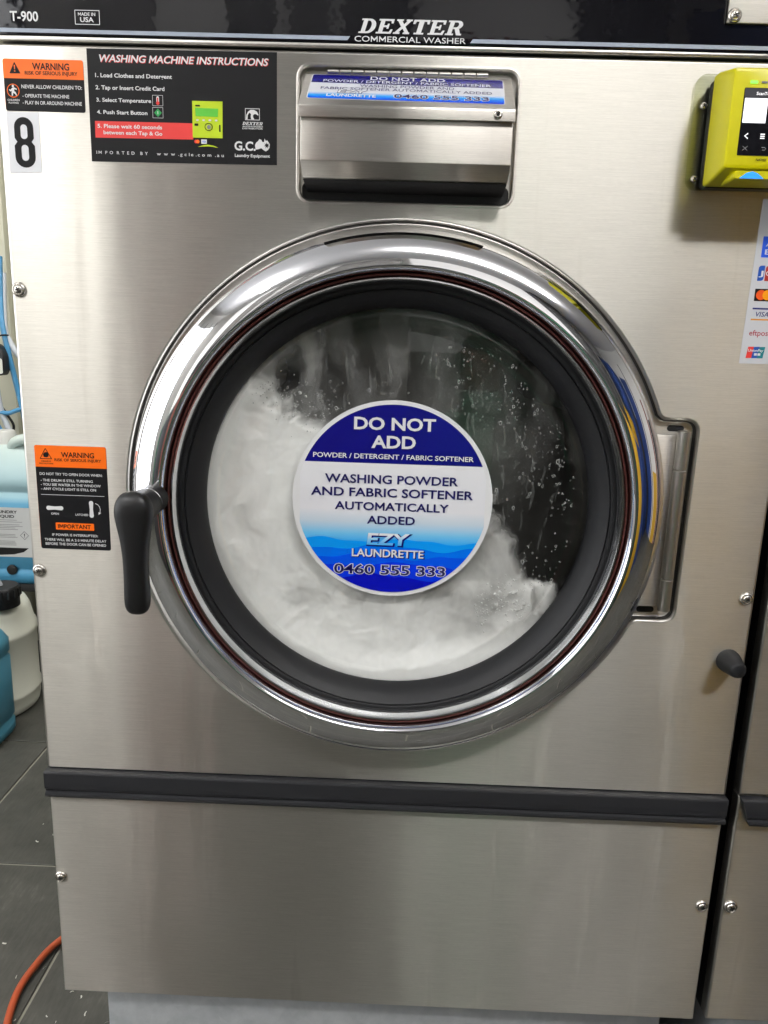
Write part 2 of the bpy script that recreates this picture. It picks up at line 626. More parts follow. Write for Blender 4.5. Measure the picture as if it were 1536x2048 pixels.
PAINT = mat('cream_paint', (0.62, 0.60, 0.50), 0.55)
CEIL = mat('ceiling_white', (0.74, 0.74, 0.76), 0.8)
WALLW = mat('wall_white', (0.72, 0.71, 0.68), 0.7)
WALLG = mat('wall_grey', (0.16, 0.155, 0.15), 0.5)
REFLB = mat('reflection_blue', (0.02, 0.05, 0.19), 0.4)
tag(box('ceiling', XL, XR, YF, YB, ZC, ZC + 0.08, CEIL), kind='structure')
tag(box('wall_left', XL - 0.1, XL, YF, YB, 0, ZC, WALLW), kind='structure')
tag(box('wall_right', XR, XR + 0.1, YF, YB, 0, ZC, WALLW), kind='structure')
tag(box('wall_opposite', XL, XR, YF - 0.1, YF, 0, ZC, WALLW), kind='structure')
# made-up blocks behind the viewer, added to mirror bands in the steel and chrome
PB = lambda n, c, r=0.5: mat(n, c, r)
for (x0, x1, y0, z0, z1, m_) in (
        (-1.48, -1.02, -3.35, 0.0, 2.3, PB('reflection_grey', (0.20, 0.195, 0.185))),
        (-1.02, -0.90, -3.34, 0.0, 2.3, PB('reflection_white', (0.75, 0.74, 0.72))),
        (-0.62, -0.54, -3.28, 0.0, 2.3, PB('reflection_white', (0.75, 0.74, 0.72))),
        (-0.90, -0.02, -3.30, 0.0, 2.3, PB('reflection_grey', (0.20, 0.195, 0.185))),
        (-1.47, -1.04, -3.15, 0.0, 1.25, PB('reflection_black', (0.03, 0.03, 0.032))),
        (-0.88, -0.64, -3.15, 0.0, 1.25, PB('reflection_black', (0.03, 0.03, 0.032))),
        (-0.52, -0.06, -3.15, 0.0, 1.20, PB('reflection_black', (0.03, 0.03, 0.032))),
        (0.05, 0.42, -3.25, 0.0, 1.32, PB('reflection_deep_grey', (0.06, 0.06, 0.06))),
        (0.44, 0.72, -3.2, 0.0, 1.05, PB('reflection_green', (0.03, 0.20, 0.10))),
        (0.44, 0.72, -3.3, 1.06, 1.36, PB('reflection_brown', (0.20, 0.06, 0.04))),
        (0.74, 1.42, -3.25, 0.0, 1.30, PB('reflection_deep_grey', (0.06, 0.06, 0.06))),
        (1.46, 1.95, -3.20, 0.0, 2.77, PB('reflection_dark_grey', (0.07, 0.07, 0.07))),
        (2.0, 2.5, -3.0, 0.0, 1.2, PB('reflection_yellow', (0.62, 0.36, 0.02))),
        (2.52, 3.19, -2.6, 0.0, 2.1, PB('reflection_blue', (0.02, 0.06, 0.24))),
        (2.75, 3.19, -2.5, 0.0, 1.5, PB('reflection_black', (0.03, 0.03, 0.032))),
        (-2.39, -2.1, -3.0, 0.0, 0.9, PB('reflection_green', (0.03, 0.20, 0.10)))):
    tag(box('reflection_block', x0, x1, YF, y0, z0, z1, m_, bev=0.01), kind='structure')
for (x0, x1, m_) in ((-1.7, -1.1, PB('reflection_black', (0.03, 0.03, 0.032))), (-1.1, -0.7, PB('reflection_brown', (0.20, 0.06, 0.04))), (-0.7, 0.1, PB('reflection_black', (0.03, 0.03, 0.032))), (0.1, 0.5, PB('reflection_green', (0.03, 0.20, 0.10))), (0.5, 1.1, PB('reflection_black', (0.03, 0.03, 0.032))), (1.1, 1.5, PB('reflection_yellow', (0.62, 0.36, 0.02))), (1.5, 1.9, PB('reflection_blue', (0.02, 0.06, 0.24)))):
    tag(box('low_reflection_block', x0 + 0.004, x1 - 0.004, -2.75, -2.2, 0.0, 0.92, m_, bev=0.006), kind='structure')  # added unseen row of boxes, put there for dark bands in the chrome
for (y0, y1, z0, z1, m_) in ((-2.5, -1.6, 0.0, 2.2, PB('reflection_blue', (0.02, 0.06, 0.24))), (-1.45, -1.35, 0.0, 2.5, PB('reflection_dark_grey', (0.07, 0.07, 0.07))), (-1.2, -0.5, 0.0, 0.9, PB('reflection_yellow', (0.62, 0.36, 0.02))), (-0.45, -0.25, 0.0, 1.9, PB('reflection_brown', (0.20, 0.06, 0.04))), (-0.2, 0.5, 0.0, 1.6, PB('reflection_black', (0.03, 0.03, 0.032))), (0.6, 1.2, 0.0, 2.0, PB('reflection_pale', (0.42, 0.41, 0.39)))):
    tag(box('reflection_strip', XR - 0.03, XR, y0, y1, z0, z1, m_), kind='structure')  # added unseen strips, coloured for the chrome to mirror
for y0, w_ in ((-2.15, 0.06), (-1.55, 0.03), (-0.95, 0.05), (-0.35, 0.03), (0.22, 0.07)):
    tag(box('reflection_bar', XL + 0.06, XL + 0.09, y0, y0 + w_, 0.35, 2.55, PB('reflection_dark_grey', (0.07, 0.07, 0.07))), kind='structure')  # added unseen bars that cut dark lines into the mirrored window

# painted brick wall behind the cans, each brick its own piece
wall_back = tag(box('wall_back', XL, XR, YB - 0.022, YB + 0.1, 0, ZC, mat('mortar_cream', (0.36, 0.35, 0.285), 0.85)), kind='structure')
def brick_material():
    m = mat('painted_brick', (0.55, 0.535, 0.43), 0.6)
    b = m.node_tree.nodes['Principled BSDF']
    n1 = noise_tex(m, world_coords(m, (60, 60, 60)), 1.0, 4, 0.6)
    bp = N(m, 'ShaderNodeBump')
    bp.inputs['Strength'].default_value = 0.4
    bp.inputs['Distance'].default_value = 0.004
    L(m, n1, bp.inputs['Height'])
    L(m, bp.outputs[0], b.inputs['Normal'])
    n2 = noise_tex(m, world_coords(m, (5, 5, 5)), 1.0, 4, 0.6)
    r = ramp(m, [(0.3, (0.40, 0.385, 0.30)), (0.7, (0.56, 0.545, 0.45))])
    L(m, n2, r.inputs[0])
    L(m, r.outputs[0], b.inputs['Base Color'])
    return m
BRICK = brick_material()
bm = bmesh.new()
bmesh.ops.create_cube(bm, size=1)
for v in bm.verts:
    v.co = Vector((v.co.x * 0.220, v.co.y * 0.03, v.co.z * 0.076))
bmesh.ops.bevel(bm, geom=bm.edges[:], offset=0.004, segments=1, affect='EDGES')
brick_me = bpy.data.meshes.new('brick')
bm.to_mesh(brick_me); bm.free()
brick_me.materials.append(BRICK)
for c in range(24):
    for k in range(7):
        x = -2.05 + k * 0.230 + (0.115 if c % 2 else 0)
        o = bpy.data.objects.new('brick', brick_me)
        COL.objects.link(o)
        o.location = (x + random.uniform(-.001, .001), YB - 0.0135 + random.uniform(-.001, .0015), 0.055 + c * 0.086)
        o.parent = wall_back
tag(box('wall_panel', XL, -1.258, 1.69, 1.735, 0.0, ZC, mat('wall_board_paint', (0.54, 0.53, 0.41), 0.5), bev=0.003), kind='structure')

# ================================================================== WASHER
washer = empty('washer', (0, 0.35, 0))
tag(washer, 'stainless steel front loading washer number 8 with a big chrome porthole full of suds', 'washing machine')
def P(o):
    o.location = -washer.location if o.parent is washer else o.location
    return o
def part(o, label=None):
    """parent a mesh built in world coordinates to the washer"""
    o.parent = washer
    o.location = -washer.location
    if label: o['label'] = label
    return o
def sub(o, par):
    o.parent = par
    o.location = (0, 0, 0)
    return o

CX, CZ = 0.003, 0.9185                 # door centre
ZT, ZB = 1.3650, 0.582                 # front panel top / bottom
HW = 0.4045

# --- openings of the front panel
def door_outline():
    R_ = 0.2935
    zt, zb = 1.0205 - CZ, 0.7975 - CZ
    at, ab = math.asin(zt / R_), math.asin(zb / R_)
    pts, rad = [], []
    n = 120
    for k in range(n + 1):
        a = (at + 0.02) + (2 * PI + ab - 0.02 - at - 0.02) * k / n
        pts.append((CX + R_ * math.cos(a), CZ + R_ * math.sin(a))); rad.append(0)
    xb = CX + R_ * math.cos(ab) + 0.004
    xt = CX + R_ * math.cos(at) + 0.004
    pts += [(xb, CZ + zb), (0.3165, CZ + zb), (0.3185, CZ + zt), (xt, CZ + zt)]
    rad += [0.012, 0.013, 0.013, 0.014]
    return fillet(pts, rad, 6)
DOOR_OUT = door_outline()
DISP_OUT = rrect(-0.1045, 0.1060, 1.2300, 1.3505, 0.010, 6)
def front_panel():
    bm = bmesh.new()
    rim = 0.0028
    outer = rrect(-HW + rim, HW - rim, ZB + 0.001, ZT - rim, 0.0006, 1)
    d1 = offset_loop(DOOR_OUT, 0.0035)
    d2 = offset_loop(DISP_OUT, 0.0030)
    fill_loops(bm, [[PANEL.P(u, v) for u, v in lp] for lp in (outer, d1, d2)])
    bm.normal_update()
    for f in bm.faces:
        if f.normal.y > 0: f.normal_flip()
    return part(from_bm('front_panel', bm, STEEL, None, recalc=False))
front = front_panel()
# folded edge of the sheet round the panel
o = sweep_loop('folded_edge', PANEL, rrect(-HW, HW, ZB, ZT, 0.0012, 2), [(-0.0028, 0), (-0.0014, -0.0003), (-0.0004, -0.0012), (0, -0.0028), (0, -0.016)], STEELP)
sub(o, front)
# pressed step down to the door pocket, then its floor behind the ring
step_prof = [(0.0035, 0.0), (0.0018, -0.0003), (0.0006, -0.0013), (0.0, -0.0036), (-0.0003, -0.0072), (-0.0012, -0.0083), (-0.0026, -0.0086)]
sub(sweep_loop('pressed_step', PANEL, DOOR_OUT, step_prof, STEELP), front)
sub(sweep_loop('crease_shade', PANEL, DOOR_OUT, [(0.0002, -0.0022), (-0.0005, -0.0040), (-0.0013, -0.0084)], mat('crease_shadow', (0.045, 0.042, 0.038), 0.6)), front)  # dark strip painted along the fold as its shadow line
bm = bmesh.new()
fill_loops(bm, [[PANEL.P(u, v, -0.0086) for u, v in lp] for lp in (offset_loop(DOOR_OUT, -0.0026), disc(CX, CZ, 0.262, 96))])
bm.normal_update()
for f in bm.faces:
    if f.normal.y > 0: f.normal_flip()
sub(from_bm('pocket_floor', bm, STEEL2, None, recalc=False), front)
# dispenser opening: raised rolled lip
sub(sweep_loop('pressed_step', PANEL, DISP_OUT, [(0.0040, 0.0001), (0.0030, 0.0004), (0.0020, 0.0005), (0.0011, 0.0002), (0.0004, -0.0008), (0.0, -0.004), (0.0, -0.0130)], STEEL2), front)
part(box('dispenser_recess', -0.1044, 0.1059, 0.0095, 0.0125, 1.2301, 1.3504, STEELP))
part(sheet('recess_shade', Frame((0, 0.0092, 0), (1, 0, 0), (0, 0, 1)), 0, rrect(-0.1035, 0.1050, 1.2310, 1.2480, 0.006, 4), DARK))  # dark sheet on the steel recess, drawn as the shade under the hopper

# --- cabinet shell
bm = bmesh.new()
def add_box(bm, x0, x1, y0, y1, z0, z1):
    g = bmesh.ops.create_cube(bm, size=1)['verts']
    for v in g:
        v.co = Vector(((x0 + x1) / 2 + v.co.x * (x1 - x0), (y0 + y1) / 2 + v.co.y * (y1 - y0), (z0 + z1) / 2 + v.co.z * (z1 - z0)))
def cabinet(name, cx, par):
    bm = bmesh.new()
    a = HW - 0.001
    add_box(bm, cx - a, cx - a + 0.002, 0.0165, 0.72, 0.262, 1.52)
    add_box(bm, cx + a - 0.002, cx + a, 0.0165, 0.72, 0.262, 1.52)
    add_box(bm, cx - a + 0.0021, cx + a - 0.0021, 0.718, 0.72, 0.262, 1.52)
    add_box(bm, cx - a + 0.0021, cx + a - 0.0021, 0.0165, 0.717, 1.518, 1.52)
    add_box(bm, cx - a + 0.0021, cx + a - 0.0021, 0.0165, 0.717, 0.262, 0.264)
    return from_bm(name, bm, SIDEM)
part(cabinet('cabinet_shell', 0, None))

def galv_material():
    m = mat('galvanised_base', (0.36, 0.37, 0.37), 0.5, 0.35)
    b = m.node_tree.nodes['Principled BSDF']
    v = N(m, 'ShaderNodeTexVoronoi')
    v.inputs['Scale'].default_value = 55
    L(m, world_coords(m, (1, 1, 1)), v.inputs['Vector'])
    n1 = noise_tex(m, world_coords(m, (30, 30, 30)), 1.0, 5, 0.65)
    mx = N(m, 'ShaderNodeMix', data_type='RGBA')
    mx.inputs[6].default_value = (0.41, 0.43, 0.445, 1)
    mx.inputs[7].default_value = (0.54, 0.56, 0.575, 1)
    ad = N(m, 'ShaderNodeMath', operation='ADD')
    L(m, maprange(m, n1, 0.35, 0.7, 0.0, 0.8), ad.inputs[0])
    sp = N(m, 'ShaderNodeSeparateColor')
    L(m, v.outputs['Color'], sp.inputs[0])
    L(m, maprange(m, sp.outputs[0], 0, 1, 0, 0.3), ad.inputs[1])
    L(m, ad.outputs[0], mx.inputs[0])
    L(m, mx.outputs[2], b.inputs['Base Color'])
    return m
GALV = galv_material()
part(box('base_plinth', -0.362, 0.376, 0.030, 0.70, 0.0005, 0.2615, GALV, bev=0.003), 'galvanised grey base set back under the steel panel')

# --- lower panel
def quad_grid(bm, x0, x1, z0, z1, n=8, k=4):
    g = [[bm.verts.new((x0 + (x1 - x0) * i / n, 0, z0 + (z1 - z0) * j / k)) for i in range(n + 1)] for j in range(k + 1)]
    for j in range(k):
        for i in range(n):
            bm.faces.new((g[j][i], g[j][i + 1], g[j + 1][i + 1], g[j + 1][i]))
def lower_panel(name, x0, x1):
    bm = bmesh.new()
    fr = PANEL
    rim = 0.0026
    lp = rrect(x0, x1, 0.2600, 0.5470, 0.0012, 2)
    inner = offset_loop(lp, -rim)
    us, vs_ = [p[0] for p in inner], [p[1] for p in inner]
    quad_grid(bm, min(us), max(us), min(vs_), max(vs_))
    bm.normal_update()
    for f in bm.faces:
        if f.normal.y > 0: f.normal_flip()
    o = from_bm(name, bm, STEEL, None, recalc=False)
    e = sweep_loop('folded_edge', PANEL, lp, [(-rim, 0), (-0.0013, -0.0003), (-0.0004, -0.0012), (0, -0.0026), (0, -0.016)], STEELP)
    sub(e, o)
    return o
part(lower_panel('lower_panel', -HW, HW))

# --- black trim band between the panels (extruded profile)
def band(name, x0, x1, skew0=0.0, skew1=0.0):
    prof = [(0.012, 0.5815), (-0.0074, 0.5813), (-0.0092, 0.5804), (-0.0098, 0.5788), (-0.0098, 0.5660), (-0.0092, 0.5590), (-0.0066, 0.5568), (-0.0066, 0.5548), (-0.0092, 0.5535), (-0.0098, 0.5505), (-0.0085, 0.5478), (-0.004, 0.5472), (0.012, 0.5472)]
    verts, faces = [], []
    n = len(prof)
    for x, sk in ((x0, skew0), (x1, skew1)):
        for y, z in prof:
            verts.append((x + sk * (0.5815 - z), y, z))
    for i in range(n):
        j = (i + 1) % n
        faces.append((i, j, n + j, n + i))
    faces += [tuple(range(n)), tuple(range(2 * n - 1, n - 1, -1))]
    o = mesh(name, verts, faces, BANDM)
    bm = bmesh.new(); bm.from_mesh(o.data); bmesh.ops.recalc_face_normals(bm, faces=bm.faces); bm.to_mesh(o.data); bm.free()
    return o
part(band('trim_band', -HW - 0.0008, HW - 0.0005), 'charcoal moulded trim strip between the two steel panels')

# --- control panel fascia at the top
fascia = part(box('control_fascia', -0.62 + 0.215, HW, -0.004, 0.016, 1.3712, 1.519, GLOSSBLACK, bev=0.0015))
part(box('trim_rail', -HW, HW, -0.0035, 0.0155, 1.3668, 1.3709, STEELP, bev=0.0014))
FA = Frame((0, -0.004, 0), (1, 0, 0), (0, 0, 1))
d = 0.0003
k = 0.9951          # fascia stands 4 mm nearer than the steel
def fas(x, z):
    return (0.0047 + (x - 0.0047) * k, 1.1002 + (z - 1.1002) * k)
def fl(s, ul, ur, vb, cap, **kw):
    a, b = fas(ul, vb), fas(ur, vb)
    return sub(letter(FA, d, s, a[0], b[0], a[1], cap * k, WHITE, None, **kw), fascia)
fl('T-900', -0.3857, -0.3583, 1.3841, 0.0088, bold=0.02)
fl('MADE IN', -0.3194, -0.3027, 1.3900, 0.0029, bold=0.012)
fl('USA', -0.3176, -0.3044, 1.3846, 0.0043, bold=0.02)
bx = [fas(-0.3227, 1.3950), fas(-0.2985, 1.3823)]
sub(sheet('printed_frame', FA, d, [rrect(bx[0][0], bx[1][0], bx[1][1], bx[0][1], 0.0004, 1), rrect(bx[0][0] + .0006, bx[1][0] - .0006, bx[1][1] + .0006, bx[0][1] - .0006, 0.0003, 1)], WHITE), fascia)
fl('COMMERCIAL WASHER', -0.0527, 0.0540, 1.3736, 0.0050, bold=0.004)
a, b_ = fas(-0.0493, 1.3809), fas(0.0530, 1.3809)
sub(wordmark(FA, d, 'DEXTER', a[0], b_[0], a[1], 0.0125, WHITE, None), fascia)
sub(sheet('printed_stripe', FA, d, [(-0.4035, 1.3731), (-0.0592, 1.3731), (-0.0566, 1.3766), (-0.4035, 1.3766)], STRIPE), fascia)
sub(sheet('printed_stripe', FA, d, [(0.0580, 1.3731), (0.4035, 1.3731), (0.4035, 1.3766), (0.0606, 1.3766)], STRIPE), fascia)
plate = part(box('coin_plate', 0.2965, 0.398, -0.0075, -0.0042, 1.3945, 1.50, STEEL2, bev=0.0012), 'bare steel plate screwed to the black fascia')

# --- screws in cups
def screw(x, z, y=0.0, rot=0.5, s=0.87):
    c = (x, y, z)
    cup = lathe('screw', [(0.0088 * s, -0.0001), (0.0086 * s, -0.0014 * s), (0.0074 * s, -0.0030 * s), (0.0064 * s, -0.0034 * s), (0.0058 * s, -0.0026 * s), (0.0055 * s, -0.0026 * s), (0.0050 * s, -0.0040 * s), (0.0034 * s, -0.0050 * s), (0.0, -0.0053 * s)], c, SCREW, None, 32)
    part(cup)
    w, l = 0.0007 * s, 0.0030 * s
    q = [(w, l), (-w, l), (-w, w), (-l, w), (-l, -w), (-w, -w), (-w, -l), (w, -l), (w, -w), (l, -w), (l, w), (w, w)]
    fr = Frame((x, y - 0.0055 * s, z), (math.cos(rot), 0, math.sin(rot)), (-math.sin(rot), 0, math.cos(rot)))
    sub(sheet('cross_recess', fr, 0, q, DARK), cup)
for i, (x, z) in enumerate(((-0.3962, 0.5521 + .582), (-0.3965, 0.2475 + .582), (-0.3975, 0.4314), (0.3950, 0.2448 + .582), (0.3945, 0.4296))):
    screw(x, z, 0.0, 0.3 + i * 0.7)
screw(0.3033, 1.4007, -0.0075, 0.4, 0.75)

# --- door: chrome ring with gasket, glass, handle, hinge
def ring_profile():
    """tall ring: outer wall, broad shallow dome, tight inner shoulder"""
    pts = [(0.2785, 0.0082), (0.2789, -0.0290)]
    a1, R1, rc, yc = 50.0, 0.0413, 0.2475, -0.0457
    for k in range(29):
        t = math.radians(a1 * (1 - k / 28))
        pts.append((rc + R1 * math.sin(t), yc + R1 * (1 - math.cos(t))))
    for k in range(1, 13):
        t = math.radians(90 + 86 * k / 12)
        pts.append((rc + 0.0055 * math.cos(t), -0.0337 - 0.0120 * math.sin(t)))
    pts += [(0.2419, -0.0270)]
    return pts
door = part(lathe('door', ring_profile(), (CX, 0, CZ), CHROME, None, 192), 'wide polished chrome porthole ring')
sub(lathe('groove', [(0.2420, -0.0290), (0.2415, -0.0280), (0.2408, -0.0290)], (CX, 0, CZ), DARK, None, 128), door)
sub(lathe('inner_seal', [(0.2410, -0.0285), (0.2410, -0.0350), (0.2401, -0.0362), (0.2388, -0.0358), (0.2380, -0.0270)], (CX, 0, CZ), SEALRED, None, 128), door)
sub(lathe('metal_lip', [(0.2374, -0.0260), (0.2374, -0.0362), (0.2364, -0.0380), (0.2350, -0.0380), (0.2336, -0.0345), (0.2318, -0.0235)], (CX, 0, CZ), LIP, None, 128), door)
sub(lathe('rubber_gasket', [(0.2320, -0.0232), (0.2308, -0.0238), (0.2280, -0.0232), (0.2270, -0.0225), (0.2266, -0.0205), (0.2261, -0.0220), (0.2250, -0.0226), (0.2185, -0.0165), (0.2145, -0.0115), (0.2110, -0.0055), (0.2092, -0.0010), (0.2084, 0.0030), (0.2110, 0.0080), (0.2160, 0.030), (0.2300, 0.070)], (CX, 0, CZ), RUBBER, None, 128), door)

def glass_material():
    m = bpy.data.materials.new('door_glass')
    m.use_nodes = True
    nt = m.node_tree
    nt.nodes.clear()
    out = N(m, 'ShaderNodeOutputMaterial')
    tr = N(m, 'ShaderNodeBsdfTransparent')
    tr.inputs[0].default_value = (0.985, 0.99, 0.985, 1)
    gl = N(m, 'ShaderNodeBsdfGlossy')
    gl.inputs['Color'].default_value = (1, 1, 1, 1)
    gl.inputs['Roughness'].default_value = 0.02
    # thin pane: the same mirror share from either side
    lw = N(m, 'ShaderNodeLayerWeight')
    lw.inputs['Blend'].default_value = 0.5
    pw = N(m, 'ShaderNodeMath', operation='POWER')
    pw.inputs[1].default_value = 5.0
    L(m, lw.outputs['Facing'], pw.inputs[0])
    mx = N(m, 'ShaderNodeMixShader')
    L(m, maprange(m, pw.outputs[0], 0, 1, 0.040, 1.0), mx.inputs[0])
    L(m, tr.outputs[0], mx.inputs[1])
    L(m, gl.outputs[0], mx.inputs[2])
    L(m, mx.outputs[0], out.inputs[0])
    return m
GLASS = glass_material()
gprof = [(0.2086, 0.0046), (0.2060, 0.0018), (0.2015, 0.0006), (0.1970, 0.0014), (0.1950, 0.0030), (0.1890, 0.0036), (0.1830, 0.0030), (0.0, 0.0028)]
glass = sub(lathe('glass', gprof, (CX, 0, CZ), GLASS, None, 128), door)
# handle: hub on the ring, lever hanging down
hx, hz = -0.2485, 0.9270
def lever():
    bm = bmesh.new()
    # outline half widths down the lever, (z offset, half width, y front, y back)
    st = [(0.0205, 0.0, 0), (0.0195, 0.0085, .3), (0.0165, 0.0140, .7), (0.0110, 0.0185, .92), (0.0040, 0.0208, 1.0), (-0.0040, 0.0210, 1.0), (-0.0140, 0.0190, 1.0), (-0.0260, 0.0160, 1.0), (-0.0400, 0.0139, 1.0), (-0.0550, 0.0130, 1.0), (-0.0720, 0.0130, 1.0), (-0.0860, 0.0135, 1.0), (-0.0960, 0.0138, .97), (-0.1030, 0.0125, .86), (-0.1075, 0.0090, .6), (-0.1092, 0.0, 0)]
    rings = []
    yc, hd = -0.107, 0.0115
    for dz, hw, k in st:
        ring = []
        for i in range(20):
            a = 2 * PI * i / 20
            ca, sa = math.cos(a), math.sin(a)
            ex = 0.72
            x = hw * 0.90 * math.copysign(abs(ca) ** ex, ca)
            y = hd * max(k, 0.05) * math.copysign(abs(sa) ** ex, sa)
            ring.append(bm.verts.new((hx + x, yc + y, hz + dz * (0.955 if dz < 0 else 1.0))))
        rings.append(ring)
    for r0, r1 in zip(rings, rings[1:]):
        for i in range(20):
            j = (i + 1) % 20
            bm.faces.new((r0[i], r0[j], r1[j], r1[i]))
    bmesh.ops.remove_doubles(bm, verts=bm.verts, dist=1e-6)
    o = from_bm('handle', bm, BLACK, None, True)
    mod = o.modifiers.new('smooth', 'SUBSURF'); mod.levels = 1; mod.render_levels = 1
    return o
sub(lever(), door)
sub(lathe('handle_hub', [(0.0, -0.100), (0.0172, -0.100), (0.0168, -0.084), (0.0155, -0.070), (0.0148, -0.0682), (0.0142, -0.0682), (0.0140, -0.0655), (0.0146, -0.0650), (0.0146, -0.0435)], (hx, 0, hz), BLACK, None, 40), door)
sub(lathe('hub_collar', [(0.0143, -0.0676), (0.0151, -0.0673), (0.0151, -0.0660), (0.0143, -0.0657)], (hx, 0, hz), CHROME, None, 40), door)

# hinge
hinge = part(box('hinge_leaf', 0.262, 0.2985, -0.0035, 0.0012, 0.8150, 1.0060, STEEL2, bev=0.001), 'satin steel hinge with three barrel sections')
for z0, z1 in ((0.9695, 1.0108), (0.8485, 0.9685), (0.8112, 0.8475)):
    r = 0.0067
    hk = lathe('hinge_barrel', [(0.0, z0), (r - 0.0006, z0), (r, z0 + 0.0006), (r, z1 - 0.0006), (r - 0.0006, z1), (0.0, z1)], (0.3030, -0.0060, 0), STEELP, None, 32, axis='Z')
    sub(hk, hinge)
PF = Frame((0, 0.0086, 0), (1, 0, 0), (0, 0, 1))
sub(sheet('slot', PF, 0.0003, rrect(0.2895, 0.3075, 1.0085, 1.0150, 0.0032, 5), DARK), hinge)
sub(sheet('slot', PF, 0.0003, rrect(0.2780, 0.2975, 0.8035, 0.8105, 0.0032, 5), DARK), hinge)

# rubber bumper knob
kb = lathe('rubber_bumper', [(0.0135, 0.0), (0.0135, -0.003), (0.0128, -0.008), (0.0095, -0.026), (0.0082, -0.0290), (0.0068, -0.0300), (0.0, -0.0302)], (0.3845, 0, 0.7525), RUBBER, None, 40)
part(kb, 'black rubber bumper peg on the right edge')

# --- drum behind the glass
DRUMM = mat('drum_steel', (0.34, 0.335, 0.32), 0.38, 1.0)
part(lathe('drum', [(0.23, 0.071), (0.27, 0.073), (0.272, 0.40), (0.268, 0.42), (0.0, 0.425)], (CX, 0, CZ), DRUMM, None, 64))
for a in (30, 150, 270):
    t = math.radians(a)
    fr_o = Vector((CX + 0.245 * math.cos(t), 0.25, CZ + 0.245 * math.sin(t)))
    bmx = bmesh.new()
    g = bmesh.ops.create_cone(bmx, cap_ends=True, segments=12, radius1=0.035, radius2=0.026, depth=0.30)['verts']
    for v in g:
        v.co = Matrix.Rotation(PI / 2, 3, 'X') @ v.co
    for v in g: v.co += fr_o
    ob = from_bm('drum_lifter', bmx, DRUMM)
    smooth_by_angle(ob, 40)
    part(ob)

